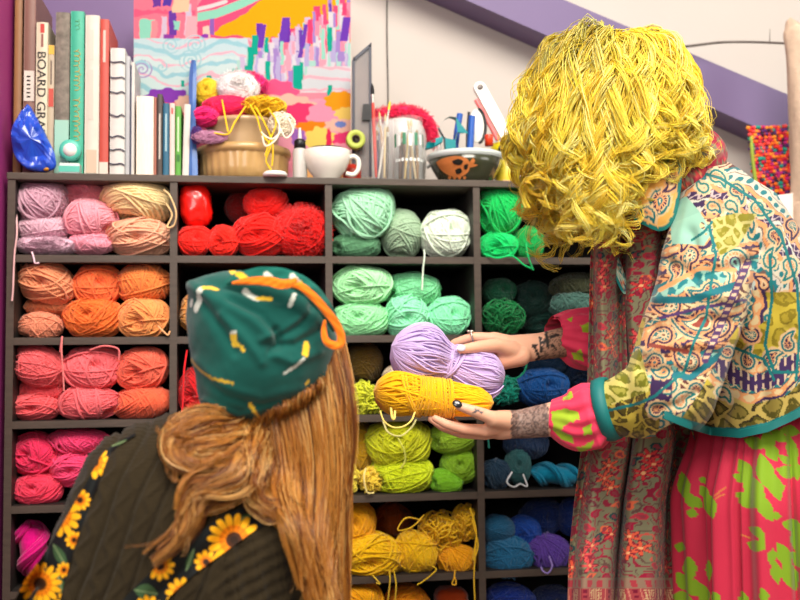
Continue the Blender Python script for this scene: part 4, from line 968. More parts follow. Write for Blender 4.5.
# ---------------------------------------------------------------- people: helpers
def rc(mb,p0,r0,p1,r1,n=16,flat=None):
    """tapered round-ended limb between two joints"""
    p0,p1=np.asarray(p0,float),np.asarray(p1,float); d=p1-p0; L=np.linalg.norm(d); d=d/L; a,b=basis(d)
    th=np.linspace(0,2*math.pi,n,endpoint=False); R=[]
    for k in np.linspace(-1,0,6): R.append((p0+d*r0*k, r0*math.sqrt(max(1e-4,1-k*k))))
    for k in np.linspace(0,1,6)[1:-1]: R.append((p0+d*L*k, r0+(r1-r0)*k))
    for k in np.linspace(0,1,6): R.append((p1+d*r1*k, r1*math.sqrt(max(1e-4,1-k*k))))
    P=np.array([c+r*(np.cos(th)[:,None]*a+np.sin(th)[:,None]*b) for c,r in R])
    if flat is not None:
        ax,k=flat; ax=np.asarray(ax,float)/np.linalg.norm(ax); ctr=np.array([c for c,r in R])[:,None,:]; q=P-ctr
        P=ctr+q-(q@ax)[...,None]*ax*(1-k)
    return mb.loft(P)
def chain(mb,pts,rad,n=14,flat=None):
    for i in range(len(pts)-1): rc(mb,pts[i],rad[i],pts[i+1],rad[i+1],n,flat)
def oval_loft(mb,spec,n=36):
    """rings along a bent trunk: (px,py,y, half-size in the picture plane, half-size in depth)"""
    C=np.array([at(*q[:3]) for q in spec]); T=np.gradient(C,axis=0); R=[]
    th=np.linspace(0,2*math.pi,n,endpoint=False)
    for c,t,q in zip(C,T,spec):
        t=t/np.linalg.norm(t); dep=np.array([0,1.,0]); dep-=t*(dep@t); dep/=np.linalg.norm(dep); s=np.cross(t,dep)
        R.append(c+np.cos(th)[:,None]*s*q[3]+np.sin(th)[:,None]*dep*q[4])
    return mb.loft(R[::-1])
def inflate(poly,y0,dep,n=90,rings=27,pw=2.4,smooth=True):
    p=np.array([at(a,b,y0) for a,b in poly]); per=spline(np.vstack([p,p[:1]]),n+1)[:-1]; c=p.mean(0); R=[]
    for s in np.sin(np.linspace(-1,1,rings)*math.pi/2):
        k=max(.004,1-abs(s)**pw)**(1/pw); r=c+(per-c)*k; r[:,1]=y0+s*dep; R.append(r)
    return MB().loft(R)
def subdiv(arr,lv=1):
    v,q,t=arr[:3]; me=make_mesh('tmp',v,q,t); o=bpy.data.objects.new('tmp',me); COL.objects.link(o)
    d=o.modifiers.new('d','SUBSURF'); d.levels=lv; d.render_levels=lv
    dg=bpy.context.evaluated_depsgraph_get(); dg.update(); m=o.evaluated_get(dg).to_mesh(); out=mesh_arrays(m)
    o.evaluated_get(dg).to_mesh_clear(); bpy.data.objects.remove(o); bpy.data.meshes.remove(me); return out
def displace(arr,d):
    v,q,t,c=arr; return (v+normals(v,q,t)*np.asarray(d)[:,None],q,t,c)
def L3(c,n): return np.tile(lin(c),(n,1))
SKIN=(230,174,144)
M_skin=mat('skin',attr=True,rough=.5,sss=.15,spec=.35,bump=.03,bscale=300)

# ---- printed cloth patterns, laid out flat like the fabric (u to the right, v down, in units of about 2 mm)
def paisley_d(u,v,cx,cy,s,ang,flip=1):
    a=math.radians(ang); x=((u-cx)*math.cos(a)+(v-cy)*math.sin(a))/s; y=(-(u-cx)*math.sin(a)+(v-cy)*math.cos(a))/s*flip
    d=np.full(np.shape(u),9.)
    for t in np.linspace(0,1,14):
        px_=1.55*t; py_=-.15*math.sin(t*3)+1.0*t**2.2; d=np.minimum(d,np.hypot(x-px_,y-py_)-.72*(1-t)**.75)
    return d,np.arctan2(y,x),x,y
PAL=[((14,112,118),(236,196,146),(58,32,74),(238,162,106),(14,112,118),(244,214,166),(150,62,44)),
     ((58,32,74),(240,176,122),(14,118,120),(240,206,160),(110,48,42),(238,152,98),(14,112,116)),
     ((18,130,128),(240,212,168),(236,152,98),(238,208,166),(76,46,98),(150,206,190),(58,32,74))]
def put_paisley(C,u,v,cx,cy,s,ang,flip=1,pal=0,mask=True):
    d,th,x,y=paisley_d(u,v,cx,cy,s,ang,flip); p=PAL[pal]; d=d*s
    def put(m,c): C[m&mask]=lin(c)
    rim=2.4+1.6*np.abs(np.sin(th*(4 if s<10 else 8))); put(d<rim,p[1]); put(d<1.2,p[0]); put(d<-.9,p[1])
    if s>7.5:
        put(d<-2.2,p[2]); put((d<-2.6)&(d>-4.6)&(np.sin(th*(9 if s<12 else 15))>.3),p[3])
        put(d<-4.8,p[3]); put(d<-6.6,p[4]); put(d<-8.2,p[5]); put(d<-10.4,p[6])
    else: put(d<-2.2,p[3]); put(d<-3.8,p[4])
def ground(u,v,seed,light=0):
    """dense scrolling ground of peach, cream, mint, teal and plum lines"""
    uv=np.stack([u,v],-1); w=fbm(uv/24+seed,seed); w2=fbm(uv/11+seed*3,seed+4)
    C=np.zeros(np.shape(u)+(3,)); C[:]=lin((240,206,164) if not light else (238,226,208))
    C[w>.56]=lin((176,216,190) if not light else (214,232,222)); C[w<.40]=lin((246,178,130) if not light else (250,206,170))
    f=np.sin(w*60+w2*7); C[f>.8]=lin((24,136,134)); C[f<-.88]=lin((238,140,92))
    f2=np.sin(w2*40+u*.1); C[f2>.9]=lin((84,50,92)); C[f2<-.95]=lin((250,236,214))
    f1,f2_,h=worley(uv/13,seed); C[(f1<.24)&(h>.45)]=lin((24,140,136)); C[(f1<.13)&(h>.45)]=lin((250,226,190)); C[(f1<.18)&(h<.22)]=lin((150,70,60))
    return C
def banded(u,v,q,along_,seq,seed):
    """printed bands: seq of (width, ground, figure, kind); q runs across the bands and along_ along them"""
    tot=sum(x[0] for x in seq); q=(q+(fbm(np.stack([u,v],-1)/30,seed)-.5)*26)%tot; C=np.zeros(np.shape(u)+(3,)); a=0; wob=(fbm(np.stack([u,v],-1)/8,seed+3)-.5)
    for w,g0,f0,k in seq:
        m=(q>=a)&(q<a+w); t=(q-a)/w; C[m]=lin(g0)
        if k=='dots': f=np.hypot((along_%10.)-5,(t-.5)*w)<min(w*.33,3.2)
        elif k=='ring': r=np.hypot((along_%13.)-6.5,(t-.5)*w); f=(r<w*.42)&(r>w*.2)
        elif k=='waves': f=np.abs(t-.5-.32*np.sin(along_*.75))<.16
        elif k=='scroll': f=(np.sin(along_*.62+np.sin(t*6.3)*2.2)>.25)
        elif k=='scallop': f=t<.35+.35*np.abs(np.sin(along_*.45))
        elif k=='leaf': f=np.abs(t-.5)<.42*np.abs(np.sin(along_*.22+wob*2))**.8-.1
        else: f=np.zeros(np.shape(u),bool)
        C[m&f]=lin(f0); C[m&((t*w<.75))]=lin((120,96,86) if k!='line' else g0); a+=w
    return C
CR,PE,TE,PL,MI,BR=(240,212,158),(244,168,108),(18,126,134),(66,38,88),(152,206,186),(104,50,46)
SEQ1=[(9,CR,BR,'scroll'),(6,TE,CR,'waves'),(9,PE,CR,'leaf'),(3,PL,PL,'line'),(11,CR,TE,'ring'),(8,PL,PE,'scallop'),(8,PE,BR,'scroll'),(4,TE,TE,'line'),(9,MI,TE,'leaf'),(7,PE,PL,'dots')]
SEQ2=[(9,(232,224,206),TE,'ring'),(3,TE,TE,'line'),(8,(226,222,210),PL,'leaf'),(7,PL,(214,190,190),'waves'),(4,PE,PE,'line'),(10,(232,220,196),TE,'dots'),(6,TE,(226,214,196),'scallop'),(8,(240,200,166),BR,'scroll'),(9,(206,222,212),PL,'dots')]
def leopard(u,v,seed,base=(226,206,120),blob=(112,104,18),edge=None,s=19.):
    uv=np.stack([u,v*1.15],-1)/s; uv=uv+(fbm(uv*1.3,seed)[...,None]-.5)*.7
    f1,f2,h=worley(uv,seed,.95); C=np.zeros(np.shape(u)+(3,)); C[:]=lin(base); g=f2-f1
    C[(g>.24)]=lin(blob); mid=fbm(np.stack([u,v],-1)/6,seed); C[(g>.42)&(mid>.48)]=lin(tuple(int(b*.55+k*.45) for b,k in zip(base,blob)))
    if edge: C[(g>.14)&(g<.25)&(h>.35)]=lin(edge)
    return C

# ================================================================= the standing person
YT=-.56
person=thing('person',(at(770,600,YT)[0],YT,0),'standing person with curly yellow hair, patterned jacket and long scarf, holding two yarn skeins','person')
J=lambda *q: at(*q)
mb=MB()
Hc=J(614,112,-.57)
tilt=np.array(Matrix.Rotation(math.radians(-32),3,'Y'))          # the head bows to the left of the picture
mb.ellipsoid(Hc,(.094,.076,.108),R=tilt,seg=28,rings=20)
mb.ellipsoid(Hc+tilt@np.array([-.045,0,-.062]),(.052,.05,.058),R=tilt)            # jaw and chin
mb.ellipsoid(Hc+tilt@np.array([-.098,0,-.022]),(.017,.012,.022),R=tilt,seg=12,rings=10)   # nose
mb.ellipsoid(Hc+tilt@np.array([-.088,0,-.062]),(.012,.022,.009),R=tilt,seg=12,rings=8)    # lips
for sy in (-1,1): mb.ellipsoid(Hc+tilt@np.array([.008,sy*.076,-.018]),(.018,.008,.03),R=tilt,seg=12,rings=8)  # ears
chain(mb,[Hc+tilt@np.array([.03,0,-.06]),J(672,190,YT),J(700,215,YT)],[.055,.058,.075])
oval_loft(mb,[(690,195,YT,.06,.1),(708,225,YT,.085,.16),(730,285,YT,.11,.155),(752,350,YT,.1,.13),(768,410,YT,.1,.125),(788,470,YT,.1,.12),(796,500,YT,.085,.11)])
# legs
for sy,dx in ((-.075,0),(.075,.05)):
    hip=J(790,470,YT)+(0,sy,0); knee=np.array([hip[0]-.04+dx,YT+sy*1.05,.48]); ank=np.array([hip[0]+.02+dx,YT+sy*1.1,.075])
    chain(mb,[hip,knee,ank],[.076,.054,.036]); chain(mb,[ank+(0.02,0,-.035),ank+(-.1,0,-.045),ank+(-.16,0,-.052)],[.036,.03,.02])
# near arm (left) and lower hand
shN=J(722,228,-.69); elN=J(668,392,-.74); wrN=J(522,424,-.61)
chain(mb,[shN,elN],[.054,.043]); rc(mb,elN,.043,J(600,412,-.67),.038); rc(mb,J(600,412,-.67),.038,wrN,.0265,flat=((0,1,0),.85))
def P_(px,py,y): return J(px,py,y)
# palm: index side toward the viewer
rc(mb,wrN,.0255,P_(500,425,-.605),.027,flat=((0,1,.2),.9)); 
for y,py0,py1 in ((-.628,428,431),(-.606,430,434),(-.584,429,434),(-.562,427,432)): rc(mb,P_(512,424,-.60),.019,P_(484,py1,y),.0115)
rc(mb,P_(508,421,-.62),.019,P_(492,419,-.645),.0145)
chain(mb,[P_(506,421,-.625),P_(491,417.5,-.648),P_(475,411.5,-.653),P_(458.5,406,-.645)],[.0165,.0125,.0105,.0078])      # thumb over the skein
chain(mb,[P_(485,430.5,-.628),P_(463,429,-.630),P_(447,424.5,-.626),P_(435,418.5,-.617)],[.0112,.0098,.0086,.0068])   # index under it
chain(mb,[P_(485,434,-.606),P_(461,433,-.606),P_(443,427,-.598),P_(431,419,-.586)],[.0112,.0098,.0086,.0068])
chain(mb,[P_(485,433,-.584),P_(463,432.5,-.582),P_(446,426,-.57),P_(436,416,-.556)],[.0108,.0094,.0082,.0066])
chain(mb,[P_(487,431,-.562),P_(469,430,-.558),P_(456,424,-.548),P_(448,415,-.538)],[.0096,.0082,.0072,.0058])
# far arm (right) and upper hand
shF=J(655,225,-.40); elF=J(672,352,-.36); wrF=J(543,346,-.47)
chain(mb,[shF,elF],[.052,.042]); rc(mb,elF,.042,J(598,336,-.43),.036); rc(mb,J(598,336,-.43),.036,wrF,.027,flat=((0,1,0),.85))
rc(mb,wrF,.0265,P_(512,350,-.475),.029,flat=((0,1,0),.75))
for y,py in ((-.476,338),(-.458,346),(-.446,356),(-.44,366)): rc(mb,P_(524,349,-.472),.021,P_(494,py,y),.0125)
rc(mb,P_(520,356,-.488),.021,P_(501,361,-.492),.018)                                                        # heel of the thumb
chain(mb,[P_(512,351,-.492),P_(496,345.5,-.515),P_(478,347,-.535),P_(461,349.3,-.545)],[.019,.0145,.0118,.0086])   # thumb on the front
chain(mb,[P_(494,338.5,-.476),P_(473,337,-.468),P_(455,343,-.455),P_(444,352,-.445)],[.0118,.0102,.009,.007])      # index along the top, then behind
chain(mb,[P_(493,346,-.458),P_(470,346,-.438),P_(452,352,-.424),P_(440,360,-.42)],[.0118,.0102,.009,.007])
chain(mb,[P_(493,356,-.446),P_(472,358,-.424),P_(456,364,-.414),P_(445,371,-.414)],[.0112,.0098,.0086,.0066])
chain(mb,[P_(494,366,-.44),P_(478,370,-.424),P_(466,376,-.418),P_(457,381,-.42)],[.0098,.0086,.0074,.006])
body=remesh(mb,.0032,4)
v=body[0]; U,V=project(v); C=L3(SKIN,len(v)); uv=np.stack([U,V],-1)
C*= (1+.10*(fbm(v*28,4)-.5))[:,None]
blush=np.exp(-((U-500)/22)**2-((V-365)/9)**2)+.8*np.exp(-((U-470)/40)**2-((V-434)/6)**2)
C=C*(1-.35*blush[:,None])+lin((232,140,110))*.35*blush[:,None]
n1=fbm(uv/5,11); n2=fbm(uv/2.6,12)
# tattoos on both wrists and thumb
ink=lin((78,72,74)); 
tm=(np.abs(U-(530+.06*(V-420)))<19+5*(n1-.5))&(V>400)&(V<446); C[tm]=(C*.2+ink*.8)[tm]; n3=fbm(uv/8,15); f=np.sin(n3*34); C[tm&(f>.6)]=(C*.4+lin((50,46,50))*.6)[tm&(f>.6)]; C[tm&(f<-.6)]=(C*.55+lin((176,150,138))*.45)[tm&(f<-.6)]
ax=(U-566)*.93+(V-332)*.36
tm=(ax>-18+6*(n1-.5))&(ax<12)&(V>300)&(V<372)&(U<590)&(U>535); C[tm]=(C*.45+lin((92,74,62))*.55)[tm]; C[tm&(np.sin(n1*36)>.5)]=(C*.35+lin((50,42,38))*.65)[tm&(np.sin(n1*36)>.5)]
for (x0,y0,x1,y1) in ((534,345,539,358),(540,338,541,351),(546,332,548,347),(541,343,545,341),(533,346,537,345),(551,337,558,335),(552,345,556,349),(537,360,538,361)):
    m=(polydist(U,V,[(x0,y0),(x1,y1)])<1.5); C[m]=lin((50,44,42))
m=(polydist(U,V,[(473,413),(477,410.5),(482,413)])<.9)|(polydist(U,V,[(475,409.5),(481,410)])<.7); C[m]=lin((96,88,90))
obj('body',(v,body[1],body[2],C),M_skin,person,colors=True)
def nail(tip,prev,side,r,c,nm='thumb_nail',lab=None):
    tip=np.array(tip);prev=np.array(prev); d=(tip-prev)/np.linalg.norm(tip-prev); s=np.asarray(side,float); s-=d*(s@d); s/=np.linalg.norm(s); w=np.cross(d,s)
    R=np.stack([d,w,s],1)
    o=obj(nm,MB().ellipsoid(tip+s*r*.84+d*.001,(r*1.05,r*.78,r*.32),R=R,seg=18,rings=12),mat('nail_%02x%02x%02x'%c,c,rough=.15,coat=.6),person)
    if lab: o['label']=lab
nail(P_(457.5,405.6,-.645),P_(475,411.5,-.653),(-.1,-1,.45),.0088,(34,34,36),lab='black painted thumb nail')
nail(P_(460,349.3,-.545),P_(478,347,-.535),(0,-1,.35),.0092,(206,204,220),lab='silvery white thumb nail')
rg=P_(471,337,-.468); a=np.linspace(0,2*math.pi,30,endpoint=False)
obj('ring',MB().tubes((rg+np.stack([.002*np.sin(a*2),.0118*np.cos(a),.0118*np.sin(a)],-1))[None],.0017,8,closed=True).ellipsoid(rg+(0,-.006,.0105),(.005,.004,.003)).ellipsoid(rg+(-.006,-.004,.0112),(.003,.003,.0025)),mat('silver_ring',(208,206,190),rough=.25,metal=.8),person)

# ---- jacket
mb=MB()
oval_loft(mb,[(672,172,YT,.066,.085),(684,190,YT,.09,.115),(705,224,YT,.118,.185),(732,285,YT,.145,.195),(756,350,YT,.152,.185),(774,400,YT,.165,.2),(788,440,YT,.178,.215)])
chain(mb,[J(718,222,-.665),J(700,300,-.715),elN+(.0,-.005,0)],[.086,.083,.078]); chain(mb,[elN,J(640,402,-.71),J(611,409,-.675)],[.078,.062,.048])
chain(mb,[J(655,228,-.42),elF],[.08,.07]); chain(mb,[elF,J(606,337,-.43)],[.07,.052])
jk=remesh(mb,.0034,8,sub=0)
U,V=project(jk[0]); v=jk[0]
fold=np.zeros(len(v))
def crease(pts,w,a):
    global fold
    d=polydist(U,V,pts); front=1/(1+np.exp((v[:,1]+.56)*60)); fold+=a*np.exp(-(d/w)**2)*front
for pts,w,a in (([(668,262),(700,275),(752,262)],6,-.011),([(660,300),(690,292),(735,300)],6,.008),([(655,330),(690,318),(730,322)],6,-.009),([(648,352),(680,345),(715,345)],5,.008),([(640,368),(668,370),(698,372)],5,-.009),([(690,232),(700,260),(692,285)],6,-.007),([(742,352),(735,390),(720,420)],6,-.008),([(765,300),(758,350),(765,420)],7,-.006),([(790,330),(785,420)],6,-.006),([(700,392),(680,405),(655,410)],5,-.007),([(715,205),(735,215),(762,250)],6,-.006)): crease(pts,w,a)
fold+=.010*(fbm(v*13,3)-.5)
jk=displace(jk,fold); jk=subdiv(jk,1); v=jk[0]; U,V=project(v)
# keep the cut edge of the hem and the cuff clean
C=banded(U,V,V*.95+.30*(U-690)+900,U*.95-V*.3,SEQ1,3)
def reg(poly): return inpoly(U,V,poly)
sleeve=reg([(655,230),(700,212),(735,215),(760,245),(757,270),(737,328),(722,352),(700,392),(682,418),(640,440),(560,450),(560,370),(640,345),(650,300)])
torso=~sleeve
yoke=torso&(V<300)
dsh=polydist(U,V,[(680,222),(715,195),(745,200),(775,225),(800,275),(815,320)])
Cl=banded(U,V,dsh*1.0+400,U*.8+V*.8,SEQ2,9); C[yoke]=Cl[yoke]
for k,(cx,cy,s,a_,fl,pl) in enumerate([(716,176,8,20,1,2),(736,190,8,35,1,0),(757,208,8,45,-1,2),(775,235,9,60,1,0),(712,206,6,10,1,0),(730,205,6,20,1,2),(748,222,6,40,1,0),(790,265,9,80,1,2),(770,262,8,250,1,2),(792,225,8,60,1,1),(704,188,6,200,1,2),(785,300,9,75,1,0),(764,285,7,250,-1,1)]):
    put_paisley(C,U,V,cx,cy,s,a_,fl,pl,yoke)
# sleeve motifs
for q in [(735,262,17,75,1,2),(712,292,13,152,1,0),(690,255,11,120,-1,1),(676,268,9,80,1,0),(704,322,22,170,1,0),(672,306,11,150,1,1),(664,335,11,175,-1,1),(655,362,11,150,1,0),(690,362,13,200,1,1),(722,326,11,120,1,1),(668,385,12,160,1,2),(696,390,9,130,1,0),(682,235,9,60,1,1),(648,388,8,200,1,2)]:
    put_paisley(C,U,V,*q,mask=sleeve)
for pts,w,c in (([(655,300),(690,300),(735,285)],3.5,(16,118,130)),([(660,318),(700,308),(745,300)],1.6,(88,54,110)),([(668,372),(690,378),(720,355)],3.2,(16,116,128)),([(650,345),(690,352)],2,(150,64,50)),([(748,262),(722,322),(705,360)],3.6,(92,58,110)),([(660,290),(700,268),(735,270)],2.2,(244,170,110))):
    m=sleeve&(polydist(U,V,pts)<w); C[m]=lin(c)
m=sleeve&(polydist(U,V,[(748,262),(722,322),(705,360)])<2.4)&(np.sin(V*.9)>.2); C[m]=lin((240,196,160))
# plain patches
m=reg([(668,206),(686,196),(700,212),(712,232),(704,246),(690,244),(672,244)])&(fbm(np.stack([U,V],-1)/9,2)>.3); C[m]=lin((160,212,190)); 
m=reg([(712,219),(735,213),(757,214),(748,230),(738,246),(720,256),(714,240)]); Lp=leopard(U,V,6,(214,200,120),(150,140,26),s=13); C[m]=Lp[m]
# lower back: yellow spotted cloth with a scalloped plum border
low=torso&((V>318)|((U>765)&(V>292))); Lp=leopard(U,V,21,(214,188,58),(150,130,20),s=22); C[low]=Lp[low]
hem=torso&(V>378-.28*(U-700)*0)&(V>385); Lh=leopard(U,V,31,(214,186,96),(98,88,18),(58,46,16),s=21); C[hem]=Lh[hem]
bd=polydist(U,V,[(712,352),(728,372),(752,384),(776,378),(792,362)]); m=torso&(bd<20); G2=banded(U,V,bd*1.1+300,U,SEQ1,14); C[m]=G2[m]; m=torso&(bd<8+1.5*np.sin(U*.5))&(V>352); C[m]=lin((66,38,92)); m=m&(np.sin(U*.85)>.55)&(bd>2); C[m]=lin((232,200,170))
for q in [(728,352,8,200,1,0),(748,362,9,250,1,0),(770,360,9,300,1,0),(715,338,8,180,1,2),(752,335,9,200,1,1),(740,318,8,220,1,2),(722,392,7,20,1,2),(788,345,8,260,1,0)]: put_paisley(C,U,V,*q,mask=torso)
m=torso&reg([(742,290),(765,290),(770,318),(752,330),(738,322)]); G3=banded(U,V,U+300,V,SEQ1,33); C[m]=G3[m]
# forearm: spotted cloth and plum corner
fa=sleeve&reg([(560,360),(612,366),(640,348),(646,372),(650,388),(662,398),(658,440),(560,450)]); Lf=leopard(U,V,41,(232,220,120),(128,130,16),s=17); C[fa]=Lf[fa]
fb_=fa&(V>412-.36*(U-592)); Lf2=leopard(U,V,47,(216,190,70),(96,82,14),(60,44,14),s=14); C[fb_]=Lf2[fb_]
m=sleeve&reg([(652,372),(672,366),(672,398),(652,420),(644,408),(650,392)])&(fbm(np.stack([U,V],-1)/8,5)>.36); C[m]=lin((62,36,86)); 
put_paisley(C,U,V,656,410,9,340,1,0,sleeve); put_paisley(C,U,V,680,402,9,300,1,2,sleeve); put_paisley(C,U,V,664,372,7,160,1,0,sleeve)
# teal piping and bands
teal=lin((10,124,124))
for pts,w in (([(709,226),(716,255),(711,285),(706,318),(694,342),(684,372),(662,390),(655,396),(640,403),(615,409),(592,414)],1.5),([(683,168),(720,178),(755,200),(782,238),(797,285),(800,330),(796,380)],1.5),([(692,240),(704,232),(712,222)],1.3),([(735,348),(765,360),(774,380)],1.4),([(770,255),(772,300),(765,345),(774,372),(798,372)],1.6)):
    m=polydist(U,V,pts)<w; C[m]=teal
m=torso&(polydist(U,V,[(660,414),(685,424),(712,432),(740,433),(768,427),(790,418),(815,404)])<5.0); C[m]=lin((12,122,124)); m=torso&(V>435-.0*U)&(U<780); C[m]=lin((12,122,124))
C[(v[:,1]>-.47)&(U<625)]=lin((20,160,170))
M_cloth=mat('printed_cotton',attr=True,rough=.7,sheen=.15,spec=.25,bump=.06,bscale=500)
C*=.74; C[yoke]*=.9
HEM=([655,672,690,712,740,768,790,820],[414,421,428,434.5,437,431,421,406])
gone=(V>np.interp(U,*HEM))&(~sleeve)&(v[:,1]<YT+.03)&(U>655)&(v[:,2]<J(740,395,-.6)[2])
jk=(v,jk[1][~gone[jk[1]].all(1)],jk[2][~gone[jk[2]].all(1)] if len(jk[2]) else jk[2],C)
jacket=obj('jacket',(v,jk[1],jk[2],C),M_cloth,person,colors=True)
jt=bvh(jk)
hu=np.linspace(664,835,120); hb=[]
for x in hu:
    yv=np.interp(x,*HEM); row=[]
    for o_ in (6.8,5,4,2.5,1.0):
        h=hit(jt,x,yv-o_); row.append(np.array(h)[1] if h is not None else np.nan)
    hb.append(row)
hb=np.array(hb); hb=np.where(np.isnan(hb),np.nanmedian(hb,axis=1,keepdims=True),hb); okr=~np.isnan(hb).any(1); hu=hu[okr]; hb=hb[okr]
hb=np.apply_along_axis(lambda q:np.convolve(np.pad(q,5,'edge'),np.ones(11)/11,'valid'),0,hb); hb[:,:]=hb.mean(1,keepdims=True)*.6+hb*.4
Pf=np.array([[at(x,np.interp(x,*HEM)-o_,y-.004) for o_,y in zip((6.8,5,3,1,-1.0),r)] for x,r in zip(hu,hb)]); Pb=Pf.copy(); Pb[:,:,1]+=.007
mbh=MB().grid(Pf).grid(Pb,flip=True)
for sl in ((slice(None),0),(slice(None),-1)): mbh.grid(np.stack([Pf[sl],Pb[sl]]))
obj('hem_band',mbh,mat('teal_binding',(8,112,110),rough=.6),jacket)
# cuffs: gathered frills
def frill(axis,radii,drop,name,seed,trim=None):
    c=np.array([J(*q) for q in axis]); c=spline(c,30); r=np.interp(np.linspace(0,1,30),np.linspace(0,1,len(radii)),radii); R=[]
    T=np.gradient(c,axis=0); n=120; th=np.linspace(0,2*math.pi,n,endpoint=False)
    for k in range(30):
        t=T[k]/np.linalg.norm(T[k]); a=np.cross(t,(0,1,0)); a/=np.linalg.norm(a); b=np.cross(t,a)
        s=k/29; g=1+.05*np.sin(th*13+seed)*abs(math.sin(s*math.pi*.9+.3))+.04*np.sin(th*7+3*s+seed); up=(np.cos(th)*a[2]+np.sin(th)*b[2])
        g=g*(1+drop*math.sin(math.pi*s)*np.clip(-up,0,1))
        R.append(c[k]+r[k]*g[:,None]*(np.cos(th)[:,None]*a+np.sin(th)[:,None]*b))
    mb=MB().grid(np.array(R),closed_u=True).grid(np.array([c[:1]+(x-c[k])*.86+(c[k]-c[0]) for k,x in enumerate(R)]),closed_u=True,flip=True)
    arr=subdiv(mb.arrays(),1); U,V=project(arr[0]); C=L3((232,58,92),len(U)); uv=np.stack([U,V],-1); nz=fbm(uv/6,seed)*8-4
    return arr,U,V,C,nz
arr,U2,V2,C2,nz=frill([(551,418,-.63),(572,419,-.645),(592,413,-.66),(606,409,-.672)],[.031,.047,.054,.046],.22,'cuff',1)
for poly in ([(551,412),(565,408),(578,412),(580,420),(570,424),(562,432),(572,436),(574,444),(562,440),(553,430)],[(562,396),(572,391),(573,396),(564,402)],[(578,448),(595,440),(592,450),(580,454)],[(584,427),(592,424),(592,434),(583,436)],[(590,392),(600,388),(600,396),(592,398)]):
    C2[inpoly(U2+nz*.6,V2+nz*.6,poly)]=lin((156,184,40))
cuff=obj('cuff',(arr[0],arr[1],arr[2],C2),M_cloth,person,colors=True); cuff['label']='pink and lime gathered cuff of the lower arm'
arr,U2,V2,C2,nz=frill([(554,333,-.462),(570,334,-.45),(588,336,-.44),(604,337,-.43)],[.033,.049,.057,.053],.2,'cuff',4)
for poly in ([(580,325),(590,322),(592,334),(583,333)],[(571,352),(582,350),(584,362),(574,360)],[(566,318),(572,316),(571,322)]): C2[inpoly(U2+nz*.6,V2+nz*.6,poly)]=lin((156,184,40))
obj('cuff',(arr[0],arr[1],arr[2],C2),M_cloth,person,colors=True)
def trimring(pts,y0,y1,w,name='cuff_band'):
    pass
# teal band round the sleeve end
c=J(607,409,-.672); ax=J(592,413,-.66)-J(625,405,-.69); ax/=np.linalg.norm(ax); a_,b_=basis(ax); th=np.linspace(0,2*math.pi,64,endpoint=False)
R=[c+ax*.012*k+(.0535*w_)*(np.cos(th)[:,None]*a_+np.sin(th)[:,None]*b_) for k,w_ in ((-1,.93),(-1,1.03),(0,1.06),(1,1.03),(1,.9),(-1,.93))]
tb=obj('cuff_band',MB().grid(np.array(R),closed_u=True),mat('teal_binding',(8,112,110),rough=.6),jacket)
# collar flap
def flat_piece(poly,y0,bulge,thick,res,paint,name,mtl,parent,dep=None):
    """a piece of cloth cut to an outline, slightly domed, with real thickness; paint(U,V)->colours"""
    p=np.array(poly,float); per=spline(np.vstack([p,p[:1]]),res+1)[:-1]; c=p.mean(0); ks=np.linspace(1,.01,res//5); F_=[];B_=[]; UV=[]
    for k in ks:
        q=c+(per-c)*k; UV.append(q); yy=(dep(q[:,0],q[:,1]) if dep else np.full(len(q),y0))-bulge*(1-k*k)
        F_.append([at(a,b,y) for (a,b),y in zip(q,yy)]); B_.append([at(a,b,y+thick) for (a,b),y in zip(q,yy)])
    UV=np.array(UV); C=paint(UV[...,0],UV[...,1]); F_=np.array(F_);B_=np.array(B_)
    mb=MB().grid(F_,c=C,closed_u=True,flip=False).grid(B_,c=C,closed_u=True,flip=True).grid(np.stack([B_[0],F_[0]]),c=np.stack([C[0],C[0]]),closed_u=True)
    return obj(name,mb,mtl,parent,colors=True)
cpoly=[(628,196),(640,176),(660,160),(680,158),(682,176),(680,196),(676,216),(668,228),(658,231),(646,226),(634,219)]
def cpaint(U,V):
    C=np.zeros(U.shape+(3,)); C[:]=lin((246,178,84)); put_paisley(C,U,V,660,200,13,110,1,0); put_paisley(C,U,V,672,182,7,100,1,1); put_paisley(C,U,V,646,212,7,20,1,0)
    d=polydist(U,V,cpoly+cpoly[:1]); C[d<5]=lin((248,190,110)); C[d<3]=lin((14,134,130)); return C
flat_piece(cpoly,-.68,.02,.006,100,cpaint,'collar',M_cloth,jacket)
lpoly=[(596,216),(604,214),(613,240),(622,266),(628,290),(622,292),(611,268),(602,244)]
def lpaint(U,V):
    C=ground(U,V,5); C*=.8; d=polydist(U,V,[(598,216),(606,244),(624,290)]); C[polydist(U,V,[(596,216),(602,244),(611,268),(622,292)])<2.2]=lin((14,120,116)); return C
flat_piece(lpoly,-.59,.004,.004,60,lpaint,'lapel',M_cloth,jacket)

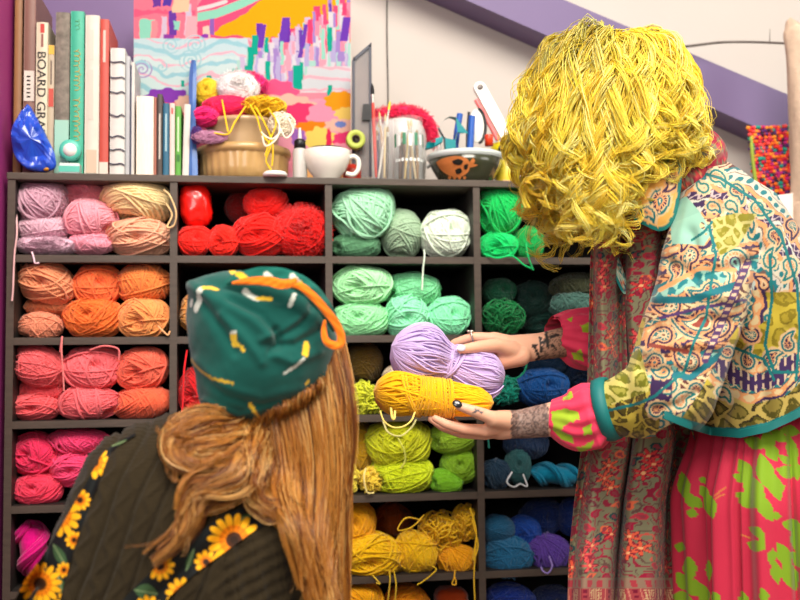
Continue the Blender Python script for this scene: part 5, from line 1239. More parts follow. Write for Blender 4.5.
# ---- scarf
def scarf_cloth(u,v):
    """u across 0..110, v down the length"""
    uv=np.stack([u,v],-1); C=np.zeros(u.shape+(3,)); C[:]=lin((126,122,94)); w=fbm(uv/22,2); w2=fbm(uv/10,7)
    f=np.sin(w*34+w2*4); C[(f>.74)]=lin((146,34,58)); C[(f<-.93)]=lin((104,72,66))
    for k in range(780):
        g=np.random.default_rng(k+50); gx,gy=(k%18),(k//18); cx,cy=gx*13+6*(gy%2)+g.uniform(-3,3)-4,176+gy*10+g.uniform(-3,3); d=np.hypot(u-cx,v-cy); kind=(gx*2+gy*3+k//11)%5
        if kind==0:
            th=np.arctan2(v-cy,u-cx); r=4.6+3.0*np.cos(th*6+k); col=[(226,92,66),(206,58,60),(222,80,80)][k%3]
            C[d<r+1.2]=lin((110,30,48)); C[d<r]=lin(col); C[d<1.5]=lin((240,176,120))
        elif kind in (1,3):
            dd,th,x,y=paisley_d(u,v,cx-3,cy,4.6,[40,110,200,290][k%4],1 if k%2 else -1); col=[(160,28,60),(36,72,76),(190,54,70),(226,104,70),(160,28,60)][k%5]; C[dd<.26]=lin((128,118,92)); C[dd<.06]=lin(col); C[(dd<-.32)]=lin((150,60,70))
        elif kind==2:
            th=np.arctan2(v-cy,u-cx); C[(d<6.5)&(d>1)&(np.sin(th*1+d*1.0+k)>.72)]=lin([(170,40,68),(206,84,72),(120,40,60)][k%3])
    top=np.clip((330-v)/130,0,1)*.55; m=vnoise(uv/3.1,9)<top*.8; C[m]=(C*.35+lin((150,30,56))*.65)[m]
    b=v>578; Bc=np.zeros_like(C); Bc[:]=lin((168,66,72)); st=(u%21.)
    Bc[(st>9)&(st<19)&(((u*.9+v*.9)%4<1.8)^((u*.9-v*.9)%4<1.8))]=lin((206,176,130)); Bc[(st>3)&(st<6)&((v%5)<3)]=lin((120,24,50)); Bc[(st<1)|((st>7.5)&(st<8.3))]=lin((206,130,110))
    Bc[(v<588)]=lin((150,120,100)); Bc[(v<587)&(v>580)&(((u%9)<4))]=lin((176,60,70)); C[b]=Bc[b]
    return C
rows=np.concatenate([np.linspace(188,660,400)]); nu=170; s=np.linspace(0,1,nu)
Lx=np.interp(rows,[188,215,260,300,380,440,500,560,660],[606,594,591,590,588,583,575,569,567]); Rx=np.interp(rows,[188,240,300,400,440,500,660],[684,680,674,684,692,684,681])
Pf=np.zeros((len(rows),nu,3)); 
for i,py in enumerate(rows):
    t=(py-188)/472; x=Lx[i]+(Rx[i]-Lx[i])*s
    ph=.55*math.sin(py*.011)
    dep=-.585+.030*np.sin(2*math.pi*(s*2.35+.28)+ph)+.010*np.sin(2*math.pi*s*5.3+ph*2)+.006*math.sin(py*.03)+.10*np.clip((s-.74)/.12,0,1)*min(1,max(0,(py-380)/60))-.045*np.clip(1-t*3,0,1)
    dep=dep+.05*np.exp(-((s-(.47 if py>420 else .30))/.045)**2)
    x=x+6*np.cos(2*math.pi*(s*2.35+.28)+ph)*(s*(1-s)*4)
    Pf[i]=np.array([at(a,py,b) for a,b in zip(x,dep)])
arc=np.concatenate([np.zeros((len(rows),1)),np.cumsum(np.linalg.norm(np.diff(Pf,axis=1),axis=2),1)],1)/.0019
Cs=scarf_cloth(arc*.62,np.tile(rows[:,None],(1,nu)).astype(float))
Pb=Pf.copy(); Pb[:,:,1]+=.004
mb=MB().grid(Pf,c=Cs,flip=True).grid(Pb,c=Cs)
for sl in ((slice(None),0),(slice(None),-1)): mb.grid(np.stack([Pf[sl],Pb[sl]]),c=np.stack([Cs[sl],Cs[sl]]))
# the turn round the neck
nk=[]
th=np.linspace(0,2*math.pi,90)
M_scarf=mat('woven_scarf',attr=True,rough=.85,sheen=.1,spec=.15,bump=.1,bscale=600)
scarf=obj('scarf',mb,M_scarf,person,colors=True)
cN=J(668,182,YT); ax=J(690,205,YT)-J(640,140,YT); ax/=np.linalg.norm(ax); a_,b_=basis(ax); R=[]
for k,r in ((-.05,.09),(-.04,.105),(-.015,.112),(.012,.112),(.035,.104),(.04,.09)): R.append(cN+ax*k+r*(1+.05*np.sin(th[:-1]*9+k*40))[:,None]*(np.cos(th[:-1])[:,None]*a_+1.1*np.sin(th[:-1])[:,None]*b_))
arr=subdiv(MB().grid(np.array(R),closed_u=True).arrays(),2); U2,V2=project(arr[0]); Cn=scarf_cloth((U2-590)*.9,V2+40)
obj('neck_wrap',(arr[0],arr[1],arr[2],Cn),M_scarf,scarf,colors=True)

# ---- skirt
zt=J(780,408,YT)[2]; zz=np.concatenate([np.linspace(zt,zt-.42,230)[:-1],np.linspace(zt-.42,.03,30)]); n=600; th=np.linspace(0,2*math.pi,n,endpoint=False); R=[]
for z in zz:
    t=(zt-z)/zt; cx=J(790,430,YT)[0]+.02*t; xl=J(672,500,YT)[0]; a=(cx-xl)-.036; b=.185+.03*t
    pl=.012*np.clip(t*5,.3,1)*np.sin(th*13+1.2*np.sin(th*3)+.6*math.sin(t*4))+.010*np.sin(th*5+2*t)+.006*np.sin(th*29)
    crs=np.abs(np.sin(th*6.5+.8+.35*t)); pl=pl-.022*np.exp(-(crs/.16)**2)*np.clip(t*6,.2,1)
    wq=min(1,max(0,zt-z-.02)/.16); wt=.83+.17*wq*wq*(3-2*wq)
    R.append(np.stack([cx+wt*(a+pl)*np.cos(th),YT+wt*(b+pl)*np.sin(th),np.full(n,z)],-1))
R=np.array(R); U2,V2=project(R.reshape(-1,3)); U2=U2.reshape(R.shape[:2]); V2=V2.reshape(R.shape[:2])
# cloth coordinates: along the hem line and down, so that the print runs round the whole skirt
fr=R[:,:,1]<YT
C=np.zeros(R.shape); C[:]=lin((198,40,70)); nz=(fbm(np.stack([U2,V2],-1)/5,3)-.5)*4; C*= (1+.16*(fbm(np.stack([U2,V2],-1)/30,6)-.5))[...,None]
leaf=np.zeros(U2.shape,bool)
def leafd(cx,cy,a,L,w):
    a=math.radians(a); L*=.9; w*=.82; x=((U2-cx)*math.cos(a)+(V2-cy)*math.sin(a))/L; y=(-(U2-cx)*math.sin(a)+(V2-cy)*math.cos(a)); return (np.abs(x)<1)&(np.abs(y)<w*(1-np.abs(x)**1.6)+nz*.35)
for q in [(684,486,80,17,8),(690,500,70,10,7),(696,502,40,10,7),(710,505,75,16,8),(704,492,60,9,6),(692,513,20,7,6),(703,480,60,5,4),
          (755,443,20,14,8),(768,441,80,14,9),(779,436,30,12,7),(772,452,60,12,8),(790,431,10,12,7),(745,470,60,14,9),(741,478,20,10,6),(765,472,75,22,11),(754,490,60,22,12),(748,500,30,16,10),(775,486,70,18,9),(765,508,60,18,9),(787,472,15,13,8),(778,489,160,9,7),(796,470,80,12,7),(792,450,75,20,7),(786,460,30,10,5),
          (757,532,30,11,6),(756,546,20,11,7),(762,541,70,9,4),(776,516,5,7,5),(792,525,10,12,8),(798,540,80,20,9),(784,555,60,16,9),(776,572,80,14,7),(790,575,70,20,10),(772,556,100,9,6),(800,560,40,14,9),
          (690,568,80,14,9),(684,582,50,14,9),(694,588,30,16,10),(704,595,80,14,8),(680,547,20,7,6),(709,570,88,12,4),(682,598,10,12,9),(716,598,60,8,6),(744,600,80,10,6),(764,596,70,10,6),(735,640,60,16,9),(770,640,40,18,10),(690,650,50,16,9)]:
    leaf|=leafd(*q)
C[leaf]=lin((124,160,26)); 
for pts in ([(714,496),(726,487)],[(715,499),(724,494)],[(742,535),(750,538)]): C[polydist(U2,V2,pts)<.8]=lin((206,120,60))
mb=MB().grid(R,c=C,closed_u=True)
obj('skirt',mb,M_cloth,person,colors=True)
for sy,dx in ((-.075,0),(.075,.05)):
    hip=J(790,470,YT); p=np.array([hip[0]+.02+dx-.055,YT+sy*1.1,.03])
    obj('shoe',MB().ellipsoid(p+(0,0,.012),(.115,.043,.042),seg=24,rings=14),mat('black_leather',(30,28,30),rough=.4),person)

# ---- yellow curls
def locks(guides,nper,seed,spread,rad,wave=(.006,.011),cyc=(4,6),cols=None,rootc=None,rootlen=.14,npts=38,frizz=.0012,taper=.35,endcurl=0.0):
    """guides (G,K,3) -> many fine strands, clumped into curling locks"""
    g=np.random.default_rng(seed); G=len(guides); base=np.array([spline(q,npts) for q in guides]); s=np.linspace(0,1,npts)
    T=np.gradient(base,axis=1); T/=np.linalg.norm(T,axis=2,keepdims=True)+1e-9
    A=np.cross(T,np.array([.3,.8,.5])); A/=np.linalg.norm(A,axis=2,keepdims=True)+1e-9; B=np.cross(T,A)
    ph=g.uniform(0,6.28,(G,1)); cy=g.uniform(*cyc,(G,1)); am=g.uniform(*wave,(G,1)); k=2*math.pi*cy*(s[None]+.5*endcurl*np.clip(s[None]-.5,0,1)**2*2)+ph; env=am*np.clip(s*4,0.05,1)[None]*(.75+.35*s[None]+endcurl*np.clip((s[None]-.5)/.5,0,1))
    hand=np.where(g.uniform(size=(G,1))<.5,1,-1)
    lock=base+env[...,None]*(np.cos(k)[...,None]*A+hand[...,None]*np.sin(k)[...,None]*B)
    idx=np.repeat(np.arange(G),nper); S=len(idx)
    o1=g.normal(0,1,(S,1)); o2=g.normal(0,1,(S,1)); w=spread*(1.15-.75*s[None]**1.3)
    lag=g.normal(0,.35,(S,1))
    kk=k[idx]+lag*np.clip(s*3,0,1); loc=base[idx]+env[idx][...,None]*(np.cos(kk)[...,None]*A[idx]+hand[idx][...,None]*np.sin(kk)[...,None]*B[idx])
    fz=frizz*(np.sin(s*g.uniform(18,44,(S,1))+g.uniform(0,6,(S,1))))
    P=loc+(o1*w+fz)[...,None]*A[idx]+(o2*w)[...,None]*B[idx]
    r=rad*g.uniform(.7,1.2,(S,1))*(1-(1-taper)*s[None]**2)
    cols=np.array([lin(c) for c in cols]); gi=g.integers(0,len(cols),G)[idx]; m=g.integers(0,len(cols),S); cc=np.where(g.uniform(size=(S,1))<.62,cols[gi],cols[m])*g.uniform(.86,1.1,(S,1))
    C=np.repeat(cc[:,None,:],npts,1)
    if rootc is not None:
        rm=rootc[idx][:,None]*np.clip(1-s[None]/rootlen,0,1)**.6; C=C*(1-rm[...,None])+lin((66,60,20))*rm[...,None]
    return P,r,C
def curls():
    g=np.random.default_rng(21); Gs=[]; root=[]
    n=640
    for i in range(n):
        az=2*math.pi*((i*.618034)%1); el=math.radians(g.uniform(12,86)); lam=g.uniform(0,1)**.7
        if math.sin(az)>.5 and g.uniform()<.55: continue
        d=np.array([math.cos(az)*math.cos(el),math.sin(az)*math.cos(el),math.sin(el)])
        crown=np.array([-.018,-.01,.012])
        p0=d*np.array([.092,.08,.104])*1.0+crown
        hx=math.cos(az); hy=math.sin(az)
        out=.096+.074*lam
        zt_=.118*math.sin(el)+.02*lam
        p1=np.array([hx*(.055+.085*lam*(1.2-math.sin(el)*.5)),hy*(.06+.07*lam),zt_*.92+.008+.007*g.normal()])
        p2=np.array([hx*out,hy*out*.95,.045-.02*lam+.014*g.normal()])
        # how far it falls: longest on the face side, short at the nape
        left=(1-hx)/2; zend=-.095-.125*math.exp(-((hx+.38)/.48)**2)-.02*g.uniform()-.03*g.normal()*.5
        if -.75<hx<-.15 and g.uniform()<.3: zend-=.03
        zend=zend*(1-.30*(1-lam)*.6)
        wx=out*(1.03+.02*g.normal())
        p3=np.array([hx*wx*1.03,hy*out,zend*.42])
        p4=np.array([hx*wx*(.98-.12*left)+.012*g.normal(),hy*out*.95+.01*g.normal(),zend*.75])
        p5=np.array([hx*wx*(.86-.18*left)+.02*g.normal(),hy*out*.86+.014*g.normal(),zend])
        sh_=np.clip((.75-hx)/.6,0,1); p3=p3+np.array([-.008*sh_,0,0]); p4=p4+np.array([-.022*sh_,0,0]); p5=p5+np.array([-.036*sh_,0,0])
        if hx<-.8: p5[0]+=.03; p4[0]+=.014
        gd=np.array([p0,p1,p2,p3,p4,p5])+Hc+np.array([-.006,0,-.012]); gd[:,0]-=np.clip(gd[:,0]-Hc[0]-.12,0,1)*.6; Gs.append(gd)
        ru,rv=project(gd[0]); root.append(max(.08,1.2*math.exp(-((ru-580)/22)**2-((rv-62)/30)**2)))
    return np.array(Gs),np.array(root)
Gs,root=curls()
YC=[(246,204,40),(255,236,76),(255,218,44),(255,238,104),(254,220,44),(255,246,150),(255,230,64),(252,212,50)]
P,r,C=locks(Gs,11,5,.0048,.00105,wave=(.008,.0185),cyc=(2.4,4.6),cols=YC,endcurl=.5,rootc=root,rootlen=.36,npts=40)
mb=MB().tubes(P,r,3,c=C)
g=np.random.default_rng(77); sel=g.choice(len(Gs),230); jit=Gs[sel]+g.normal(0,1,(230,6,3))*np.array([0,.006,.012,.014,.018,.022])[None,:,None]
P,r,C=locks(jit,2,6,.004,.00055,wave=(.004,.012),cyc=(4,8),cols=YC,npts=40); mb.tubes(P,r,3,c=C)
out_=[i for i in range(len(Gs)) if (Gs[i][2]-Hc)[1]<.03 and np.linalg.norm((Gs[i][2]-Hc)[:2])>.13]
sel=g.choice(out_,150); fg=Gs[sel].copy(); fg[:,2:,:2]=Hc[:2]+(fg[:,2:,:2]-Hc[:2])*.99; fg[:,1:]+=g.normal(0,.006,(150,5,3))
P,r,C=locks(fg,16,8,.0026,.001,wave=(.009,.0165),cyc=(2.8,4.8),cols=[(255,232,84),(255,240,132),(255,226,66),(255,218,56)],npts=46,endcurl=.45,rootc=root[sel],rootlen=.36,frizz=.0008); mb.tubes(P,r,3,c=C)
mb.ellipsoid(Hc+(0.006,0,-.005),(.108,.1,.116),c=lin((214,176,30)),seg=28,rings=18)
M_hairy=mat('yellow_hair',attr=True,rough=.36,spec=.5,sheen=.1)
translucent(M_hairy,.1)
obj('hair',mb,M_hairy,person,colors=True)['label']='long curly bright yellow hair with dark roots'

# ================================================================= the held skeins
def along(A,B,up,prof,n,r,seed,twist=.5,seg=40,closed_ends=True,core=.93,jit=.03):
    """strands running the length of a waisted skein"""
    g=np.random.default_rng(seed); A,B=np.asarray(A),np.asarray(B); d=B-A; L=np.linalg.norm(d); d/=L; a=np.cross(d,up); a/=np.linalg.norm(a); b=np.cross(a,d)
    s=np.linspace(0,1,seg); pr=np.interp(s,[q[0] for q in prof],[q[1] for q in prof]); pr=np.convolve(np.pad(pr,3,'edge'),np.ones(7)/7,'valid'); e=np.sqrt(np.clip(1-(np.abs(s-.5)*2)**7,0.0,1)); rr=pr*e
    P=[]
    for k in range(n):
        t0=2*math.pi*k/n+g.normal(0,.03); th=t0+twist*(s-.5)*g.choice([1,1,-1])*g.uniform(.3,1.5)+.05*np.sin(s*9+g.uniform(0,6)); q=rr*(1+g.normal(0,jit)*np.sin(s*math.pi))
        P.append(A+d*(L*s)[:,None]+q[:,None]*(np.cos(th)[:,None]*a+np.sin(th)[:,None]*b))
    mb=MB().tubes(np.array(P),r,5); th=np.linspace(0,2*math.pi,30,endpoint=False)
    mb.loft([A+d*L*t+q*core*(np.cos(th)[:,None]*a+np.sin(th)[:,None]*b) for t,q in zip(s,np.maximum(rr,.002))]); return mb,A,d,L,a,b
def tie(mb,A,d,L,a,b,t,r,n,w,seed,yr,tilt=.15):
    g=np.random.default_rng(seed); th=np.linspace(0,2*math.pi,50,endpoint=False); P=[]
    for k in range(n):
        off=(k-(n-1)/2)*w/n+g.normal(0,.0008); tl=tilt+g.normal(0,.12)
        P.append(A+d*(L*t+off)+(r+g.normal(0,.0007))*(np.cos(th)[:,None]*a+np.sin(th)[:,None]*b)+d*(r*tl*np.cos(th+.6))[:,None])
    mb.tubes(np.array(P),yr,5,closed=True)
gh='skeins held in two hands'
LC=(186,162,206); M_l=yarn_mat(LC)
A,B=J(392,346,-.515),J(503,381,-.505)
mb,A,d,L,a,b=along(A,B,np.array([0,-1.,0]),[(0,.036),(.08,.052),(.26,.063),(.40,.050),(.47,.030),(.53,.032),(.62,.043),(.78,.047),(.93,.040),(1,.03)],150,.0017,3,twist=.7)
sk=obj('yarn_skein',mb,M_l,label='lilac yarn skein tied at the waist, held in the upper hand',cat='yarn',group=gh)
mt=MB(); tie(mt,A,d,L,a,b,.475,.0375,12,.02,4,.0019,tilt=.3); tie(mt,A,d,L,a,b,.5,.039,4,.008,5,.0019,tilt=-.4)
obj('waist_tie',mt,M_l,sk)
mt=MB()
for k in range(9):
    g=np.random.default_rng(k); s_=np.linspace(.55,.99,26); th=-1.9+1.8*(s_-.55)*2+.2*k+.1*g.normal(); pr=np.interp(s_,[.55,.62,.78,.93,.97,.99],[.036,.0445,.0485,.0405,.03,.02])
    mt.tubes((A+d*(L*s_)[:,None]+(pr+.0008)[:,None]*(np.cos(th)[:,None]*a+np.sin(th)[:,None]*b))[None],.0017,5)
obj('crossing_strands',mt,M_l,sk)
YC2=(255,190,4); M_y=yarn_mat(YC2)
A,B=J(374,391,-.572),J(493,403,-.578)
mb,A,d,L,a,b=along(A,B,np.array([0,-1.,0]),[(0,.028),(.06,.036),(.18,.041),(.29,.036),(.36,.032),(.5,.033),(.62,.031),(.72,.027),(.85,.028),(.95,.024),(1,.016)],110,.0016,8,twist=1.6)
sk=obj('yarn_skein',mb,M_y,label='golden yellow yarn skein lying in the open lower hand',cat='yarn',group=gh)
mt=MB(); tie(mt,A,d,L,a,b,.48,.0345,38,.075,9,.0016,tilt=.05); tie(mt,A,d,L,a,b,.31,.0385,6,.012,10,.0016,tilt=.5);
obj('waist_wraps',mt,M_y,sk)
mt=MB().tubes(spline([J(380,411,-.6),J(384,421,-.615),J(392,427,-.62),J(402,427,-.62),J(411,421,-.615),J(415,412,-.6)],40)[None],.0017,6)
mt.tubes(spline([J(391,408,-.6),J(392,417,-.612),J(394,419,-.612),J(395,411,-.6)],20)[None],.0024,6)
obj('loose_loop',mt,yarn_mat((244,214,110)),sk)
# ================================================================= the kneeling person, seen from behind
YK=-.86
kn=thing('person',(at(200,600,YK)[0],YK,0),'kneeling person seen from behind in a green headscarf and brown cable sweater','person')
mb=MB(); Hk=J(262,350,YK)
mb.ellipsoid(Hk,(.07,.09,.1),seg=28,rings=20)
mb.ellipsoid(Hk+(.03,.07,-.07),(.05,.05,.055)); mb.ellipsoid(Hk+(.04,.115,-.02),(.012,.017,.022),seg=12,rings=10)
for sx in (-1,1): mb.ellipsoid(Hk+(sx*.077,.01,-.02),(.008,.018,.03),seg=12,rings=8)
chain(mb,[Hk+(0,.0,-.06),J(246,428,YK),J(232,455,YK)],[.058,.054,.06])
oval_loft(mb,[(236,440,YK,.05,.05),(205,474,YK,.10,.07),(190,510,YK,.14,.09),(182,560,YK,.15,.1),(182,640,YK,.15,.105),(184,690,YK,.165,.12),(185,720,YK,.14,.1)])
for sx in (-1,1):
    hip=J(185,705,YK)+(sx*.085,0,0); kneeP=np.array([hip[0]+sx*.03,YK+.10,.065]); ank=np.array([hip[0]+sx*.03,YK-.30,.05])
    chain(mb,[hip,kneeP],[.088,.06]); chain(mb,[kneeP,ank,ank+(0,-.12,-.012)],[.058,.038,.03])
# arms: the near one hangs and bends forward, the other reaches toward the shelf
sl=[J(80,515,YK),J(42,640,YK+.02)+(0,0,0)]; 
chain(mb,[J(105,505,YK),J(48,640,YK),J(90,720,YK+.22)],[.052,.046,.03])
chain(mb,[J(275,545,YK-.02),J(300,665,YK-.02),J(270,720,YK+.2)],[.056,.046,.03])
for q in ((90,720,YK+.22),(270,720,YK+.2)):
    w0=J(*q); 
    rc(mb,w0,.028,w0+(.01,.06,-.01),.03,flat=((0,0,1),.6))
    for k in range(4): chain(mb,[w0+(-.022+.018*k,.07,-.012),w0+(-.024+.019*k,.105,-.02),w0+(-.022+.018*k,.13,-.04)],[.0105,.009,.007])
    chain(mb,[w0+(.03,.03,-.01),w0+(.048,.06,-.02),w0+(.045,.085,-.03)],[.012,.0105,.008])
kb=remesh(mb,.004,4); obj('body',(kb[0],kb[1],kb[2],L3(SKIN,len(kb[0]))),M_skin,kn,colors=True)
# trousers
mb=MB(); oval_loft(mb,[(184,640,YK,.16,.115),(184,690,YK,.178,.132),(185,722,YK,.15,.11)])
for sx in (-1,1):
    hip=J(185,705,YK)+(sx*.085,0,0); kneeP=np.array([hip[0]+sx*.03,YK+.10,.075]); ank=np.array([hip[0]+sx*.03,YK-.28,.055]); chain(mb,[hip,kneeP],[.1,.07]); chain(mb,[kneeP,ank],[.068,.05])
tr=remesh(mb,.008,4); obj('trousers',tr,mat('dark_denim',(40,44,60),rough=.85),kn)
# cable sweater
sw=inflate([(214,414),(190,410),(160,417),(128,427),(104,440),(86,462),(70,495),(57,525),(44,560),(32,600),(22,650),(22,710),(110,722),(210,722),(300,716),(322,680),(319,620),(314,575),(302,548),(285,520),(272,500),(268,470),(262,440),(240,420)],YK,.135,n=120,pw=2.6)
chain(sw,[J(104,510,YK-.0),J(50,640,YK),J(88,716,YK+.2)],[.055,.06,.05]); chain(sw,[J(268,545,YK-.045),J(296,660,YK-.04),J(270,716,YK+.18)],[.078,.066,.05])
sw=remesh(sw,.0045,8); sw=subdiv(sw,1); U,V=project(sw[0])
# knit: cables running down the back, ribs on the sleeve
arm=(U>200)&(V>508-.62*(U-265))&(U+.0*V>225)
w0=(fbm(np.stack([U,V],-1)/60,3)-.5)*10
cu=U+.52*(V-420)+.0006*(V-420)**2*-1+w0; pitch=25.
ph=(cu/pitch)%1.0; d=np.zeros(len(U)); k=np.abs(ph-.5)*2
d-=.0062*np.exp(-((1-k)/.15)**2)                       # grooves
cab=np.sin(2*math.pi*(V/34.)+np.floor(cu/pitch)*1.9); e=np.abs(ph-.5-.17*cab); d+=.0026*np.exp(-(e/.13)**2)
au=(U-.35*(V-520))/24.+ .25*np.sin(V/30); pa=np.abs((au%1)-.5)*2; da=.003*np.cos(2*math.pi*au)+.0014*np.sin(V*.5+au*6)-.003*np.exp(-((1-pa)/.12)**2)
d=np.where(arm,da,d); d+=.0007*np.sin(V*1.9+U*.4)+.0014*(fbm(sw[0]*90,5)-.5)
d-=.010*np.exp(-(polydist(U,V,[(262,508),(225,540),(180,575),(150,604)])/7)**2)
sw=displace(sw,d); C=L3((48,39,25),len(U))*(1+.22*(fbm(sw[0]*70,8)-.5))[:,None]
M_knit=mat('cable_knit_wool',attr=True,rough=.95,sheen=.08,spec=.1,bump=.35,bscale=420)
sweater=obj('sweater',(sw[0],sw[1],sw[2],C),M_knit,kn,colors=True); swt=bvh(sw)
# apron straps with sunflowers, lying on the knit
def strap(path,width,flowers,leaves,name,seed):
    c=spline(np.array(path,float),150); w=np.interp(np.linspace(0,1,150),np.linspace(0,1,len(width)),width); t=np.gradient(c,axis=0); t/=np.linalg.norm(t,axis=1,keepdims=True); nrm=np.stack([-t[:,1],t[:,0]],1)
    m=25; s=np.linspace(-.5,.5,m); UV=c[:,None,:]+nrm[:,None,:]*(s[None,:,None]*w[:,None,None]); P=np.zeros((150,m,3)); last=YK-.05
    Y=np.full((150,m),np.nan)
    for i in range(150):
        for j in range(m):
            h=hit(swt,*UV[i,j]); Y[i,j]=h[1] if h is not None else np.nan
    for i in range(150):
        r=Y[i]; ok=~np.isnan(r); base=np.nanmedian(r) if ok.any() else last; r=np.where(ok,r,base); last=base; Y[i]=r
    K=np.ones(9)/9
    for _ in range(2):
        Y=np.apply_along_axis(lambda q:np.convolve(np.pad(q,4,'edge'),K,'valid'),0,Y); Y=np.apply_along_axis(lambda q:np.convolve(np.pad(q,2,'edge'),np.ones(5)/5,'valid'),1,Y)
    for i in range(150):
        for j in range(m): P[i,j]=at(*UV[i,j],Y[i,j]-.0055)
    R_=P.copy(); 
    # finer lattice for the print
    up=lambda Q:np.apply_along_axis(lambda q:np.interp(np.linspace(0,len(q)-1,len(q)*3),np.arange(len(q)),q),0,Q)
    P=up(P); P=np.swapaxes(up(np.swapaxes(P,0,1)),0,1); UVf=up(UV); UVf=np.swapaxes(up(np.swapaxes(UVf,0,1)),0,1); U,V=UVf[...,0],UVf[...,1]
    C=np.zeros(U.shape+(3,)); C[:]=lin((20,22,22)); nz=(fbm(np.stack([U,V],-1)/3,seed)-.5)
    for (x,y,r,r0,a0) in leaves:
        a=math.radians(a0); X_=((U-x)*math.cos(a)+(V-y)*math.sin(a))/r; Y_=(-(U-x)*math.sin(a)+(V-y)*math.cos(a)); m_=(np.abs(X_)<1)&(np.abs(Y_)<r0*(1-X_**2)); C[m_]=lin((58,84,52)); C[m_&(np.abs(Y_)<.6)]=lin((120,140,96))
    for (x,y,r,n,a0) in flowers:
        d=np.hypot(U-x,V-y); th=np.arctan2(V-y,U-x)+a0; pet=np.abs(np.cos(th*n/2))**.5; m_=(d<r*(.5+.5*pet))&(d>r*.2); C[m_]=lin((250,176,24)); C[m_&(d<r*.55)]=lin((232,126,12)); C[m_&(pet<.45)&(d>r*.3)]=lin((150,70,6)); C[d<r*.3]=lin((66,34,14)); C[d<r*.16]=lin((40,22,10))
    B=P.copy(); B[:,:,1]+=.003
    mb=MB().grid(P,c=C,flip=True).grid(B,c=C)
    for sl in ((0,slice(None)),(-1,slice(None)),(slice(None),0),(slice(None),-1)): mb.grid(np.stack([P[sl],B[sl]]),c=np.stack([C[sl],C[sl]]))
    return obj(name,mb,mat('sunflower_cotton',attr=True,rough=.7,spec=.2),kn,colors=True)
s1=strap([(135,434),(118,444),(106,455),(96,476),(82,505),(68,535),(54,565),(42,590),(30,625)],[2,3,6,10,15,20,30,40,48],
 [(94,462,17,11,.2),(80,500,11,11,.6),(60,516,21,12,.5),(74,540,9,9,.3),(40,584,22,15,.1),(64,570,8,9,.3),(70,604,15,11,.7)],[(60,556,14,5,60),(62,590,16,5,75),(120,443,10,1.5,-20)],'apron_strap',4); s1['label']='black sunflower strap over the shoulder nearer the wall'
s2=strap([(272,505),(258,515),(240,524),(215,540),(190,558),(165,580),(145,600),(125,625)],[17,22,28,31,31,30,32,36],
 [(234,540,27,15,.15),(182,594,17,12,.4),(160,566,15,11,.1),(268,506,11,9,.2),(206,562,12,9,.3),(148,610,15,11,0)],[(190,560,12,3,110),(146,592,12,8,10),(246,517,10,3,-25)],'apron_strap',6); s2['label']='black sunflower strap crossing the back'
ap=[]
# ---- headscarf
hp=[(189,283),(203,276),(232,271),(262,272),(290,276),(312,287),(328,308),(336,336),(331,360),(321,386),(303,404),(276,418),(250,425),(230,427),(212,421),(202,408),(195,380),(190,350),(186.5,325),(187.5,302)]
hs=inflate(hp,YK,.112,n=120,rings=40,pw=2.3); hs=remesh(hs,.0045,3); hs=subdiv(hs,1); U,V=project(hs[0]); fr=1/(1+np.exp((hs[0][:,1]-YK)*80)); d=np.zeros(len(U))
for pts,w,a in (([(275,338),(300,325),(318,300)],5,-.007),([(262,340),(285,330),(308,312)],4,.005),([(270,345),(296,345),(322,330)],5,-.006),([(268,352),(292,362),(318,352)],5,.005),([(190,285),(215,300),(250,318),(272,338)],6,.006),([(200,300),(222,330),(235,352)],5,-.005),([(222,315),(250,345),(262,362)],5,.004),([(210,283),(240,290),(280,300)],5,-.004),([(196,360),(222,385),(262,398),(300,388)],5,.002),([(198,372),(225,397),(262,407),(300,396)],4,-.002),([(205,400),(240,415),(280,404)],3,.003),([(276,330),(280,345),(270,352)],4,-.008),([(230,300),(262,315),(275,332)],4,-.004)):
    d+=a*np.exp(-(polydist(U,V,pts)/w)**2)*fr
d+=.006*(fbm(hs[0]*22,3)-.5); hs=displace(hs,d)
C=L3((10,78,70),len(U))*(1+.22*(fbm(hs[0]*40,5)-.5))[:,None]; nz=(fbm(np.stack([U,V],-1)/3,2)-.5)*1.6
def spot(pts,w,c): C[polydist(U,V,pts)+nz<w]=lin(c)
yl,wh=(236,190,50),(206,208,196)
for pts,w,c in (([(195,310),(198,298),(204,290)],2.2,wh),([(205,289),(211,287),(216,289)],2.4,yl),([(245,290),(250,294),(258,298)],3.2,wh),([(258,297),(268,297),(270,298)],2.4,yl),([(233,336),(234,344)],3.6,yl),([(236,345),(241,347),(243,350)],1.7,yl),([(232,333),(236,332)],1.8,wh),([(193,360),(200,370),(212,378),(232,383)],1.6,(190,150,40)),([(285,373),(295,366),(302,358)],1.8,wh),([(304,354),(308,344)],2.6,yl),([(250,405),(254,410),(258,417)],1.8,yl),([(306,384),(308,381)],1.4,yl),([(290,306),(294,295)],2.2,wh),([(232,272),(236,276)],2.5,yl),([(190,306),(191,300)],1.2,wh),([(322,305),(326,312)],2,wh)): spot(pts,w,c)
M_jersey=mat('printed_jersey',attr=True,rough=.85,sheen=.2,spec=.15,bump=.06,bscale=400)
hat=obj('headscarf',(hs[0],hs[1],hs[2],C),M_jersey,kn,colors=True)
